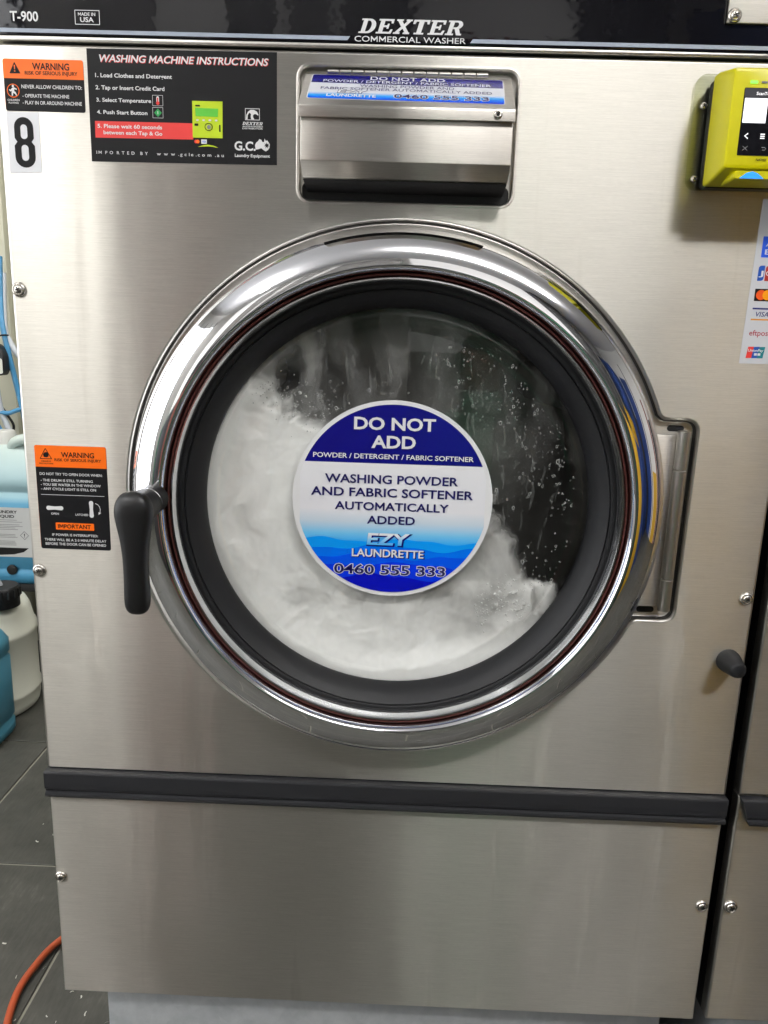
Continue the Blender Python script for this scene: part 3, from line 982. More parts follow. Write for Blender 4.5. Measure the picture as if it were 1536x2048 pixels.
# --- suds: a lumpy sheet of foam and milky water pressed against the window
def suds():
    n = 230
    R0 = 0.2055
    verts, faces, al, tn = [], [], [], []
    idx = {}
    def fb(x, y, z, o=5, lac=2.1, h=0.9):
        return noise.fractal(Vector((x, y, z)), h, lac, o)
    def sm(a, b, x):
        t = max(0, min(1, (x - a) / (b - a)))
        return t * t * (3 - 2 * t)
    for j in range(n + 1):
        for i in range(n + 1):
            u, v = -1 + 2 * i / n, -1 + 2 * j / n
            if u * u + v * v > 1.0: continue
            w1, w2 = fb(u * 1.6, v * 1.6, 3.1), fb(u * 1.6 + 9, v * 1.6, 5.2)
            uu, vv = u + 0.16 * w1, v + 0.16 * w2
            big = fb(uu * 2.0, vv * 1.7, 1.3)
            fine = fb(uu * 5.5, vv * 4.0, 7.7)
            streak = fb(uu * 9, vv * 1.7, 2.2)
            # the foam front runs down from the upper left to the lower right
            d1 = 0.22 - 0.50 * u - v - 0.10 * max(0, u)
            d2 = (0.74 - u) * 1.5 + 0.12 * math.sin(v * 7)
            d = min(d1, d2) + 0.10 * big + 0.05 * fine
            dens = sm(-0.04, 0.08, d + 0.07 * fine)
            haze = sm(0.35, 0.85, -u * 0.9 + v * 0.25 + 0.30 * big + 0.25 * streak) * 0.62 * (1 - sm(0.80, 1.0, v))
            haze2 = max(0, 0.07 + 0.12 * streak + 0.08 * fine) * sm(-0.9, 0.5, v + 0.4 * (0.2 - u))
            # splash arm low on the right
            sp = sm(0.0, 0.06, -0.50 - v + 0.30 * max(0, u - 0.3) + 0.10 * big + 0.12 * fine) * sm(0.93, 0.80, u)
            a = 1 - (1 - dens) * (1 - haze) * (1 - haze2) * (1 - sp)
            # tone: white foam at left and bottom, greyer water in the lower middle and right
            body = sm(-0.05, -0.75, u * 0.9 + 0.18 * big)
            bot = sm(-0.58, -0.86, v + 0.12 * big)
            greyw = sm(0.05, 0.5, u + 0.15 * big) * (1 - bot)
            low = sm(-0.40, -0.52, v) * (1 - bot) * sm(-0.55, -0.30, u)
            tone = 0.86 + 0.14 * body + 0.12 * bot - 0.38 * greyw - 0.18 * low + 0.20 * sp * (1 - greyw * 0.3) + 0.10 * big + 0.05 * fine
            tone += 0.11 * low * streak
            for (du, dv, rr, am) in ((-0.58, -0.55, 0.09, .28), (-0.79, -0.10, 0.08, .20), (-0.12, -0.52, 0.09, .2), (0.30, -0.58, 0.10, .15), (-0.30, 0.32, 0.16, .15), (-0.02, -0.60, .06, .12)):
                tone -= am * math.exp(-(((uu - du) / rr) ** 2 + ((vv - dv) / (rr * 1.4)) ** 2))
            tone = max(0.05, min(0.98, tone))
            dish = 0.0215 - 0.0115 * sm(0.80, 1.0, math.hypot(u, v))
            y = dish - 0.010 * (dens - 0.5) - 0.0045 * big
            y = max(0.0085, y)
            rr_ = 0.2140
            idx[(i, j)] = len(verts)
            verts.append((CX + u * rr_, y, CZ + v * rr_))
            al.append(a); tn.append(tone)
    for j in range(n):
        for i in range(n):
            q = [(i, j), (i + 1, j), (i + 1, j + 1), (i, j + 1)]
            if all(t in idx for t in q):
                faces.append(tuple(idx[t] for t in q))
    m = bpy.data.materials.new('soap_suds')
    m.use_nodes = True
    nt = m.node_tree
    b = nt.nodes['Principled BSDF']
    at = N(m, 'ShaderNodeAttribute', attribute_name='tone')
    aa = N(m, 'ShaderNodeAttribute', attribute_name='cover')
    fn = noise_tex(m, world_coords(m, (90, 90, 60)), 1.0, 4, 0.6, 0.5)
    ad = N(m, 'ShaderNodeMath', operation='ADD')
    L(m, at.outputs['Fac'], ad.inputs[0])
    L(m, maprange(m, fn, 0.2, 0.8, -0.05, 0.05), ad.inputs[1])
    r = ramp(m, [(0.0, (0.05, 0.05, 0.048)), (0.3, (0.27, 0.268, 0.258)), (0.6, (0.68, 0.675, 0.655)), (1.0, (0.985, 0.985, 0.96))])
    L(m, ad.outputs[0], r.inputs[0])
    L(m, r.outputs[0], b.inputs['Base Color'])
    b.inputs['Roughness'].default_value = 0.4
    b.inputs['Specular IOR Level'].default_value = 0.4
    L(m, aa.outputs['Fac'], b.inputs['Alpha'])
    o = mesh('soap_suds', verts, faces, m, None, True)
    for nm, data in (('tone', tn), ('cover', al)):
        at_ = o.data.attributes.new(nm, 'FLOAT', 'POINT')
        at_.data.foreach_set('value', data)
    bm = bmesh.new(); bm.from_mesh(o.data)
    for f in bm.faces:
        if f.normal.y > 0: f.normal_flip()
    bm.to_mesh(o.data); bm.free()
    return o
tag(suds(), 'white soap suds and milky grey water swirling behind the round washer window', 'suds', kind='stuff')

# droplets, rings of foam and run marks sticking to the inside of the window
DROP = mat('foam_droplet', (0.70, 0.71, 0.68), 0.25, 0, 0.5, Alpha=0.42)
base = bmesh.new()
bmesh.ops.create_uvsphere(base, u_segments=8, v_segments=5, radius=1)
bv = [v.co.copy() for v in base.verts]; bf = [[v.index for v in f.verts] for f in base.faces]
base.free()
tv, tf = [], []
for i in range(12):
    for j in range(5):
        a, c = 2 * PI * i / 12, 2 * PI * j / 5
        tv.append(Vector(((0.78 + 0.26 * math.cos(c)) * math.cos(a), 0.4 * math.sin(c), (0.78 + 0.26 * math.cos(c)) * math.sin(a))))
        tf.append([i * 5 + j, i * 5 + (j + 1) % 5, ((i + 1) % 12) * 5 + (j + 1) % 5, ((i + 1) % 12) * 5 + j])
def under_sticker(u, v):
    return math.hypot(u * 0.2015 + 0.0046, v * 0.2015 - 0.0045) < 0.1105
bm = bmesh.new()
cnt = 0
while cnt < 380:
    u = random.uniform(-0.60, 0.99); v = random.uniform(-0.75, 0.85)
    r_ = math.hypot(u, v)
    if r_ > 0.965: continue
    if u < 0.15 and (v < 0.42 or v > 0.66): continue
    if 0.22 - 0.5 * u - v > 0.02 and u < 0.70: continue
    if under_sticker(u, v): continue
    if noise.noise(Vector((u * 3.1, v * 3.1, 4.0))) < -0.08 and random.random() < 0.8: continue
    s = min(0.0021, 0.00042 * math.exp(abs(random.gauss(0, 0.62))))
    ring = s > 0.00075
    el = random.uniform(1.0, 1.6)
    src_v, src_f = (tv, tf) if ring else (bv, bf)
    vs = [bm.verts.new((CX + u * 0.2015 + c.x * s, 0.0040 + 0.35 * s + c.y * s * 0.35, CZ + v * 0.2015 + c.z * s * el)) for c in src_v]
    for f in src_f: bm.faces.new([vs[q] for q in f])
    cnt += 1
drops = from_bm('water_droplets', bm, DROP, None, True)
sub(drops, door); drops['kind'] = 'stuff'
STRK = mat('run_mark_film', (0.55, 0.56, 0.54), 0.3, 0, 0.5, Alpha=0.10)
bm = bmesh.new()
cnt = 0
while cnt < 46:
    u = random.uniform(-0.75, 0.92); v = random.uniform(-0.35, 0.80)
    if math.hypot(u, v) > 0.90 or under_sticker(u, v): continue
    if 0.22 - 0.5 * u - v > 0.0: continue
    ln, wd = random.uniform(0.006, 0.032), random.uniform(0.0005, 0.0018)
    x, z = CX + u * 0.2015, CZ + v * 0.2015
    L_, R_ = [], []
    n_ = 7
    for k in range(n_):
        t = k / (n_ - 1)
        w_ = wd * (0.25 + 0.75 * math.sin(PI * min(0.97, 0.06 + t * 0.85))) * random.uniform(0.8, 1.2)
        xx = x + 0.0012 * math.sin(t * 4 + u * 9)
        L_.append(bm.verts.new((xx - w_, 0.0041, z + ln * (0.5 - t)))); R_.append(bm.verts.new((xx + w_, 0.0041, z + ln * (0.5 - t))))
    for k in range(n_ - 1):
        bm.faces.new((L_[k], R_[k], R_[k + 1], L_[k + 1]))
    cnt += 1
strk = from_bm('water_runs', bm, STRK, None, True)
sub(strk, door); strk['kind'] = 'stuff'
# loose bubbles along the edge of the foam
BUB = mat('foam_bubble', (0.90, 0.90, 0.87), 0.3, 0, 0.5, Alpha=0.5)
bm = bmesh.new()
cnt = 0
while cnt < 330:
    if random.random() < 0.6:
        u = random.uniform(0.45, 0.93); v = -0.52 - 0.12 * (u - 0.4) + random.gauss(0, 0.055) + 0.05 * math.sin(u * 23)
        if u > 0.78: v -= 0.06 * random.random()
    else:
        u = random.uniform(-0.92, -0.22); v = 0.22 - 0.5 * u + random.gauss(0.02, 0.06)
    if math.hypot(u, v) > 0.955 or under_sticker(u, v): continue
    s = min(0.0022, 0.00042 * math.exp(abs(random.gauss(0, 0.6))))
    y_ = random.uniform(0.0075, 0.0125)
    vs = [bm.verts.new((CX + u * 0.207 + c.x * s, y_ + c.y * s, CZ + v * 0.207 + c.z * s)) for c in bv]
    for f in bf: bm.faces.new([vs[q] for q in f])
    cnt += 1
bub = from_bm('foam_bubbles', bm, BUB, None, True)
tag(bub, 'loose foam bubbles along the edge of the suds behind the round window', 'bubbles', kind='stuff')

# ------------------------------------------------------------------ stickers
TH = 0.0003
def sticker(name, fr, loop, m, label=None):
    o = part(sheet(name, fr, TH, loop, m, None, TH * 0.9), label)
    return o
def put(o, st):
    return sub(o, st)
D1, D2, D3 = TH + 0.0002, TH + 0.0004, TH + 0.0006

# instruction board
ins = sticker('instruction_sticker', PANEL, [(-0.3131, 1.2599), (-0.1275, 1.2610), (-0.1274, 1.3625), (-0.3130, 1.3619)], PBLACK, 'black washing machine instruction sticker with red stripe')
put(sheet('red_stripe', PANEL, D1, [(-0.3082, 1.2819), (-0.2106, 1.2825), (-0.2103, 1.2973), (-0.3080, 1.2971)], PRED), ins)
hd_ = dict(bold=0.035, shear=0.22)
put(letter(PANEL, D1, 'WASHING MACHINE INSTRUCTIONS', -0.3018, -0.1349, 1.3499, 0.0066, PRED, None, bold=0.035, shear=0.22, ref=0.016), ins)
put(letter(PANEL, D2, 'WASHING MACHINE INSTRUCTIONS', -0.3022, -0.1353, 1.3502, 0.0066, WHITE, None, bold=0.016, shear=0.22), ins)
for s, ul, ur, vb, cap in [
    ('1. Load Clothes and Detergent', -0.3055, -0.2301, 1.3365, 0.0038),
    ('2. Tap or Insert Credit Card', -0.3057, -0.2378, 1.3256, 0.0038),
    ('3. Select Temperature', -0.3055, -0.2513, 1.3146, 0.0036),
    ('4. Push Start Button', -0.3055, -0.2554, 1.3036, 0.0036),
    ('5. Please wait 60 seconds', -0.3056, -0.2413, 1.2909, 0.0037),
    ('between each Tap & Go', -0.2999, -0.2413, 1.2852, 0.0036),
    ('Laundry Equipment', -0.1694, -0.1345, 1.2676, 0.0030)]:
    put(letter(PANEL, D2, s, ul, ur, vb, cap, WHITE, None, bold=0.02), ins)
put(letter(PANEL, D2, 'IMPORTED BY', -0.3079, -0.2564, 1.2670, 0.0029, WHITE, None, bold=0.012, spacing=1.9), ins)
put(letter(PANEL, D2, 'www.gcle.com.au', -0.2474, -0.1805, 1.2671, 0.0030, WHITE, None, bold=0.012, spacing=1.8), ins)
def frame_loops(x0, x1, y0, y1, w):
    return [rrect(x0, x1, y0, y1, 0.0002, 1), rrect(x0 + w, x1 - w, y0 + w, y1 - w, 0.0002, 1)]
put(sheet('printed_frame', PANEL, D2, frame_loops(-0.2500, -0.2396, 1.3121, 1.3218, 0.0003), WHITE), ins)
put(sheet('thermometer_pictogram', PANEL, D1, rrect(-0.24615, -0.24345, 1.3140, 1.3209, 0.0012, 3), WHITE), ins)
put(sheet('thermometer_bulb', PANEL, D2, disc(-0.2448, 1.3147, 0.0017, 16), PRED), ins)
put(sheet('thermometer_tube', PANEL, D3, rrect(-0.24545, -0.24415, 1.3149, 1.3196, 0.0005, 2), PRED), ins)
put(sheet('printed_frame', PANEL, D2, frame_loops(-0.2502, -0.2398, 1.3011, 1.3109, 0.0003), WHITE), ins)
put(sheet('start_diamond', PANEL, D1, [(-0.2450, 1.3022), (-0.2412, 1.3060), (-0.2450, 1.3098), (-0.2488, 1.3060)], PGREEN), ins)
put(sheet('start_mark', PANEL, D2, rrect(-0.2453, -0.2447, 1.3045, 1.3075, 0.0002, 1), WHITE), ins)
put(sheet('printed_reader', PANEL, D2, [(-0.2110, 1.2843), (-0.1814, 1.2843), (-0.1809, 1.3176), (-0.2109, 1.3175)], LIME), ins)
put(sheet('printed_screen', PANEL, D3, [(-0.2077, 1.3037), (-0.1857, 1.3035), (-0.1852, 1.3110), (-0.2080, 1.3113)], PGREENS), ins)
put(sheet('printed_mark', PANEL, D3, rrect(-0.2078, -0.2032, 1.3125, 1.3140, 0.0002, 1), PBLACK), ins)
for i in range(4):
    put(sheet('printed_button', PANEL, D3, disc(-0.2060 + i * 0.0062, 1.3003, 0.0014, 12, 0.0009), WHITE), ins)
put(sheet('printed_slot', PANEL, D3, rrect(-0.2090, -0.2052, 1.2950, 1.2972, 0.0003, 1), PBLACK), ins)
put(sheet('printed_target', PANEL, D3, [disc(-0.1950, 1.2942, 0.0040, 24, 0.0036), disc(-0.1950, 1.2942, 0.0034, 24, 0.0030)], PBLACK), ins)
put(sheet('printed_target', PANEL, D3, disc(-0.1948, 1.2942, 0.0020, 16, 0.0020), PGREY), ins)
put(sheet('printed_slot', PANEL, D3, rrect(-0.1846, -0.1832, 1.2900, 1.2965, 0.0003, 1), PBLACK), ins)
put(sheet('printed_card', PANEL, D2, disc(-0.2079, 1.2807, 0.0017, 14), PRED), ins)
put(sheet('printed_card', PANEL, D3, disc(-0.2060, 1.2807, 0.0017, 14), ORANGE), ins)
put(sheet('printed_card', PANEL, D2, rrect(-0.2027, -0.1971, 1.2788, 1.2828, 0.0003, 1), WHITE), ins)
put(letter(PANEL, D3, 'VISA', -0.2020, -0.1978, 1.2798, 0.0018, CYAN2, None, bold=0.01, shear=0.1), ins)
put(sheet('printed_crescent', PANEL, D2, [(-0.2065, 1.2758), (-0.2010, 1.2775), (-0.1961, 1.2782), (-0.1910, 1.2775), (-0.1859, 1.2755), (-0.1910, 1.2762), (-0.1961, 1.2765), (-0.2010, 1.2763)], LIME), ins)
# horse head badge (simple)
put(sheet('badge_frame', PANEL, D2, frame_loops(-0.1588, -0.1444, 1.3015, 1.3121, 0.0005), WHITE), ins)
horse = [(-0.1580, 1.3022), (-0.1576, 1.3060), (-0.1560, 1.3090), (-0.1535, 1.3108), (-0.1500, 1.3108), (-0.1470, 1.3092), (-0.1455, 1.3065), (-0.1462, 1.3058), (-0.1480, 1.3070), (-0.1497, 1.3070), (-0.1510, 1.3058), (-0.1508, 1.3040), (-0.1496, 1.3022), (-0.1528, 1.3022), (-0.1533, 1.3045), (-0.1530, 1.3070), (-0.1545, 1.3082), (-0.1562, 1.3060), (-0.1565, 1.3022)]
put(sheet('horse_emblem', PANEL, D2, horse, WHITE), ins)
put(wordmark(PANEL, D2, 'DEXTER', -0.1617, -0.1410, 1.2970, 0.0028, WHITE, None), ins)
put(letter(PANEL, D2, 'AUTHORISED', -0.1617, -0.1412, 1.2950, 0.0013, WHITE, None, bold=0.02, shear=.2), ins)
put(letter(PANEL, D2, 'DISTRIBUTOR', -0.1617, -0.1412, 1.2932, 0.0013, WHITE, None, bold=0.02, shear=.2), ins)
put(letter(PANEL, D2, 'G.C.', -0.1697, -0.1486, 1.2736, 0.0086, WHITE, None, bold=0.03), ins)
aus = [(-0.1492, 1.2790), (-0.1480, 1.2812), (-0.1462, 1.2826), (-0.1448, 1.2846), (-0.1428, 1.2838), (-0.1420, 1.2820), (-0.1402, 1.2818), (-0.1398, 1.2852), (-0.1385, 1.2830), (-0.1370, 1.2835), (-0.1345, 1.2800), (-0.1348, 1.2768), (-0.1362, 1.2748), (-0.1385, 1.2733), (-0.1408, 1.2745), (-0.1430, 1.2762), (-0.1460, 1.2752), (-0.1485, 1.2748), (-0.1490, 1.2768)]
put(sheet('map_emblem', PANEL, D2, aus, WHITE), ins)
star = []
for i in range(14):
    r_ = 0.0030 if i % 2 == 0 else 0.0013
    star.append((-0.1375 + r_ * math.sin(2 * PI * i / 14), 1.2788 + r_ * math.cos(2 * PI * i / 14)))
put(sheet('star_emblem', PANEL, D3, star, PBLACK), ins)

# upper warning sticker
def warning_base(x0, x1, z0, z1, zd, label):
    st = sticker('warning_sticker', PANEL, rrect(x0, x1, z0, z1, 0.0022, 4), PBLACK, label)
    top = [p for p in rrect(x0, x1, z0, z1, 0.0022, 4)][:12]
    put(sheet('orange_field', PANEL, D1, top + [(x0, zd), (x1, zd)], ORANGE), st)
    return st
w1 = warning_base(-0.3962, -0.3169, 1.3043, 1.3511, 1.3336, 'orange and black children warning sticker above the number 8')
for s, ul, ur, vb, cap, m_ in [
    ('WARNING', -0.3671, -0.3307, 1.3416, 0.0063, PBLACK),
    ('RISK OF SERIOUS INJURY', -0.3748, -0.3229, 1.3371, 0.0034, PBLACK),
    ('NEVER ALLOW CHILDREN TO:', -0.3790, -0.3192, 1.3248, 0.0034, WHITE),
    ('- OPERATE THE MACHINE', -0.3786, -0.3323, 1.3167, 0.0032, WHITE),
    ('- PLAY IN OR AROUND MACHINE', -0.3789, -0.3201, 1.3105, 0.0033, WHITE),
    ('CHILDREN', -0.3937, -0.3818, 1.3132, 0.0018, WHITE),
    ('PLAYING', -0.3927, -0.3830, 1.3108, 0.0016, WHITE)]:
    put(letter(PANEL, D2, s, ul, ur, vb, cap, m_, None, bold=0.02 if s == 'WARNING' else 0.014), w1)
put(sheet('triangle_pictogram', PANEL, D2, fillet([(-0.3900, 1.3380), (-0.3790, 1.3380), (-0.3845, 1.3483)], [.0008] * 3, 3), PBLACK), w1)
put(sheet('exclamation_mark', PANEL, D3, [(-0.38485, 1.3415), (-0.38415, 1.3415), (-0.3838, 1.3455), (-0.3852, 1.3455)], ORANGE), w1)
put(sheet('exclamation_dot', PANEL, D3, disc(-0.3845, 1.3400, 0.0007, 10), ORANGE), w1)
put(sheet('pictogram_ring', PANEL, D2, [disc(-0.3875, 1.3225, 0.0062, 32), disc(-0.3875, 1.3225, 0.0055, 32)], ORANGE), w1)
kid = [(-0.3893, 1.3178), (-0.3880, 1.3180), (-0.3877, 1.3205), (-0.3858, 1.3196), (-0.3850, 1.3180), (-0.3840, 1.3185), (-0.3850, 1.3212), (-0.3866, 1.3222), (-0.3862, 1.3240), (-0.3840, 1.3232), (-0.3838, 1.3242), (-0.3866, 1.3256), (-0.3885, 1.3250), (-0.3900, 1.3232), (-0.3912, 1.3238), (-0.3916, 1.3230), (-0.3898, 1.3216), (-0.3888, 1.3226), (-0.3892, 1.3206)]
put(sheet('running_child_pictogram', PANEL, D2, kid, WHITE), w1)
put(sheet('running_child_head', PANEL, D3, disc(-0.3874, 1.3266, 0.0011, 12), WHITE), w1)

# number 8 on white paper
n8 = sticker('number_sticker', PANEL, [(-0.3966, 1.2469), (-0.3644, 1.2481), (-0.3638, 1.3036), (-0.3962, 1.3036)], mat('sticker_paper', (0.90, 0.91, 0.94), 0.5, 0, 0.3), 'white number sticker reading 8')
def eight():
    cx, ru = -0.3798, 0.0101
    outer, holes = [], []
    # outline: two stacked rounded lobes with a waist
    up = [(cx + 0.0072, 1.2762), (cx + 0.0096, 1.2795), (cx + 0.0096, 1.2900)] + _arc(cx, 1.2895, 0.0096, 0.0094, 0, 180, 12) + [(cx - 0.0096, 1.2795), (cx - 0.0072, 1.2762)]
    lo = [(cx - 0.0102, 1.2725), (cx - 0.0102, 1.2625)] + _arc(cx, 1.2620, 0.0102, 0.0097, 180, 360, 12) + [(cx + 0.0102, 1.2725)]
    return [up + lo, rrect(cx - 0.0034, cx + 0.0034, 1.2788, 1.2922, 0.0033, 5), rrect(cx - 0.0036, cx + 0.0036, 1.2586, 1.2735, 0.0035, 5)]
put(sheet('numeral', PANEL, D1, eight(), PBLACK), n8)

# lower warning sticker
w2 = warning_base(-0.3925, -0.3140, 0.8553, 0.9719, 0.9480, 'tall orange and black door warning sticker beside the handle')
for s, ul, ur, vb, cap, m_ in [
    ('WARNING', -0.3634, -0.3272, 0.9592, 0.0059, PBLACK),
    ('RISK OF SERIOUS INJURY', -0.3709, -0.3198, 0.9548, 0.0031, PBLACK),
    ('OBSERVE', -0.3857, -0.3749, 0.9537, 0.0014, PBLACK),
    ('PRECAUTIONS', -0.3879, -0.3725, 0.9512, 0.0014, PBLACK),
    ('DO NOT TRY TO OPEN DOOR WHEN:', -0.3883, -0.3193, 0.9390, 0.0029, WHITE),
    ('- THE DRUM IS STILL TURNING', -0.3877, -0.3301, 0.9320, 0.0028, WHITE),
    ('- YOU SEE WATER IN THE WINDOW', -0.3878, -0.3216, 0.9272, 0.0028, WHITE),
    ('- ANY CYCLE LIGHT IS STILL ON', -0.3877, -0.3271, 0.9224, 0.0028, WHITE),
    ('OPEN', -0.3786, -0.3700, 0.8947, 0.0023, WHITE),
    ('LATCHED', -0.3514, -0.3373, 0.8944, 0.0024, WHITE),
    ('IF POWER IS INTERRUPTED:', -0.3790, -0.3278, 0.8704, 0.0028, WHITE),
    ('THERE WILL BE A 2-3 MINUTE DELAY', -0.3879, -0.3185, 0.8646, 0.0029, WHITE),
    ('BEFORE THE DOOR CAN BE OPENED', -0.3871, -0.3191, 0.8597, 0.0030, WHITE)]:
    put(letter(PANEL, D2, s, ul, ur, vb, cap, m_, None, bold=0.02 if s == 'WARNING' else 0.014), w2)
tri = [(-0.3872, 0.9568), (-0.3734, 0.9568), (-0.3803, 0.9690)]
put(sheet('triangle_pictogram', PANEL, D2, [fillet(tri, [.0008] * 3, 3), fillet([(-0.3860, 0.9575), (-0.3746, 0.9575), (-0.3803, 0.9677)], [.0006] * 3, 3)], PBLACK), w2)
put(sheet('hand_pictogram', PANEL, D2, [(-0.3825, 0.9590), (-0.3790, 0.9586), (-0.3772, 0.9600), (-0.3770, 0.9632), (-0.3790, 0.9645), (-0.3815, 0.9640), (-0.3832, 0.9618)], PBLACK), w2)
put(sheet('printed_line', PANEL, D1, [(-0.3885, 0.9169), (-0.3183, 0.9169), (-0.3183, 0.9174), (-0.3885, 0.9174)], WHITE), w2)
def pill(cx, cz, l, w0, w1, vert):
    pts = [(-l / 2 + w0, w0), (0, w1), (l / 2 - w0, w0)] + _arc(l / 2 - w0, 0, w0, w0, 70, -70, 5) + [(l / 2 - w0, -w0), (0, -w1), (-l / 2 + w0, -w0)] + _arc(-l / 2 + w0, 0, w0, w0, 250, 110, 5)
    return [(cx + (q[1] if vert else q[0]), cz + (q[0] if vert else q[1])) for q in pts]
put(sheet('handle_pictogram', PANEL, D2, pill(-0.3741, 0.9022, 0.0190, 0.0024, 0.0018, False), WHITE), w2)
put(sheet('handle_pictogram', PANEL, D2, pill(-0.3334, 0.9021, 0.0192, 0.0024, 0.0018, True), WHITE), w2)
put(sheet('arrow_pictogram', PANEL, D2, stroke([(-0.3288, 0.9089), (-0.3262, 0.9078), (-0.3243, 0.9055), (-0.3235, 0.9025), (-0.3240, 0.8990)], 0.0006), WHITE), w2)
put(sheet('arrow_pictogram', PANEL, D3, [(-0.3256, 0.8962), (-0.3226, 0.8985), (-0.3255, 0.8993)], WHITE), w2)
put(sheet('orange_field', PANEL, D1, rrect(-0.3744, -0.3316, 0.8777, 0.8857, 0.001, 3), ORANGE), w2)
put(letter(PANEL, D2, 'IMPORTANT', -0.3719, -0.3351, 0.8793, 0.0049, PBLACK, None, bold=0.02), w2)

# payment card sticker at the right edge
cs = sticker('card_logo_sticker', PANEL, [(0.3528, 1.0821), (0.3995, 1.0826), (0.4013, 1.2425), (0.3556, 1.2420)], mat('sticker_white', (0.66, 0.67, 0.70), 0.3), 'white sticker of payment card logos')
JB, JR, JG = mat('jcb_blue', srgb(30, 80, 170), .35), mat('jcb_red', srgb(176, 46, 40), .35), mat('jcb_green', srgb(40, 140, 70), .35)
put(sheet('printed_card', PANEL, D1, rrect(0.3607, 0.3808, 1.1872, 1.2073, 0.0006, 2), mat('amex_blue', srgb(40, 92, 224), .35)), cs)
put(letter(PANEL, D2, 'AM', 0.3640, 0.3790, 1.1978, 0.0050, WHITE, None, bold=.01), cs)
put(letter(PANEL, D2, 'EX', 0.3640, 0.3790, 1.1900, 0.0050, WHITE, None, bold=.01), cs)
for i, (m_, ch) in enumerate(((JB, 'J'), (JR, 'C'), (JG, 'B'))):
    x = 0.3599 + i * 0.0072
    put(sheet('printed_block', PANEL, D1, fillet([(x, 1.1645), (x + .0062, 1.1647), (x + .0064, 1.1794), (x + .0002, 1.1792)], [.0004, .0030, .0004, .0030], 4), m_), cs)
    put(letter(PANEL, D2, ch, x + 0.0008, x + 0.0055, 1.1695, 0.0050, WHITE, None, bold=.015), cs)
put(sheet('printed_card', PANEL, D1, rrect(0.3594, 0.3790, 1.1448, 1.1569, 0.0004, 2), PBLACK), cs)
put(sheet('printed_circle', PANEL, D2, disc(0.3658, 1.1509, 0.0050, 24), mat('mc_red', srgb(240, 90, 30), .35)), cs)
put(sheet('printed_circle', PANEL, D3, disc(0.3722, 1.1509, 0.0050, 24), mat('mc_yellow', srgb(250, 160, 20), .35)), cs)
put(sheet('printed_bar', PANEL, D1, rrect(0.3593, 0.3790, 1.1366, 1.1382, 0.0002, 1), mat('visa_blue', srgb(26, 32, 110), .35)), cs)
put(sheet('printed_bar', PANEL, D1, rrect(0.3588, 0.3790, 1.1259, 1.1273, 0.0002, 1), mat('visa_gold', srgb(226, 150, 50), .35)), cs)
put(letter(PANEL, D1, 'VISA', 0.3622, 0.3772, 1.1296, 0.0048, MATS['visa_blue'], None, bold=.01, shear=.18), cs)
put(letter(PANEL, D1, 'eftpos', 0.3592, 0.3782, 1.1106, 0.0056, mat('eftpos_red', srgb(168, 40, 60), .35), None, bold=.006), cs)
for i, m_ in enumerate((PRED, JB, mat('up_teal', srgb(20, 120, 130), .35))):
    a0, a1 = 0.3587 + i * 0.0058, 0.3587 + (i + 1) * 0.0058
    put(sheet('printed_block', PANEL, D1, [(a0, 1.0878), (a1, 1.0880), (a1 + .0014, 1.0995), (a0 + .0014, 1.0993)], m_), cs)
put(letter(PANEL, D2, 'UnionPay', 0.3602, 0.3760, 1.0944, 0.0028, WHITE, None, bold=.02, shear=.1), cs)
for i in range(2):
    put(sheet('printed_mark', PANEL, D2, rrect(0.3668 + i * .0036, 0.3698 + i * .0036, 1.0905, 1.0930, 0.0002, 1), WHITE), cs)

# round sticker on the glass
GF = Frame((0, 0.0024, 0), (1, 0, 0), (0, 0, 1))
SX, SZ, SR = -0.0016, 0.9230, 0.1094
LIMW = mat('sticker_gloss_white', (0.84, 0.84, 0.85), 0.2)
ds = part(sheet('window_sticker', GF, 0, disc(SX, SZ, SR, 128), LIMW, None, 0.0002), 'round blue and white do not add sticker on the glass')
SI = 0.1048
zdv = 0.9640
def cap_above(z0, r, n=60):
    a = math.asin((z0 - SZ) / r)
    return [(SX + r * math.cos(a + (PI - 2 * a) * k / n), SZ + r * math.sin(a + (PI - 2 * a) * k / n)) for k in range(n + 1)]
def cap_below(fn, r, n=60):
    """region of the disc below the curve z = fn(x)"""
    xs = [SX - r + 2 * r * k / n for k in range(n + 1)]
    top, bot = [], []
    for x in xs:
        h = math.sqrt(max(0, r * r - (x - SX) ** 2))
        zt_ = min(fn(x), SZ + h)
        if zt_ > SZ - h + 1e-5:
            top.append((x, zt_)); bot.append((x, SZ - h))
    return top[::-1] + bot
put(sheet('navy_field', GF, 0.0002, cap_above(zdv, SI), NAVY), ds)
WGRAD = gradient_print('print_sky_gradient', 2, [(0.8740, srgb(20, 164, 248)), (0.8850, srgb(120, 200, 244)), (0.8985, srgb(206, 222, 236)), (0.912, srgb(236, 236, 241)), (0.965, srgb(240, 240, 243))])
put(sheet('white_field', GF, 0.0002, cap_below(lambda x: zdv - 0.0002, SI), WGRAD), ds)
waves = [(0.8775, 0.0022, 3.2, 0.4, CYAN1), (0.8700, 0.0032, 2.6, 2.0, CYAN2), (0.8590, 0.0024, 3.0, 3.6, mat('print_wave_e', srgb(4, 82, 232), 0.22)), (0.8500, 0.0028, 2.4, 0.9, CYAN3), (0.8360, 0.0030, 2.8, 2.6, CYAN4)]
for i, (z0, am, fq, ph, m_) in enumerate(waves):
    put(sheet('wave_band', GF, 0.0003 + i * 0.00008, cap_below(lambda x: z0 + am * math.sin(x * fq * 20 + ph) + 0.4 * am * math.sin(x * fq * 47 + ph * 2), SI), m_), ds)
DT = 0.0009
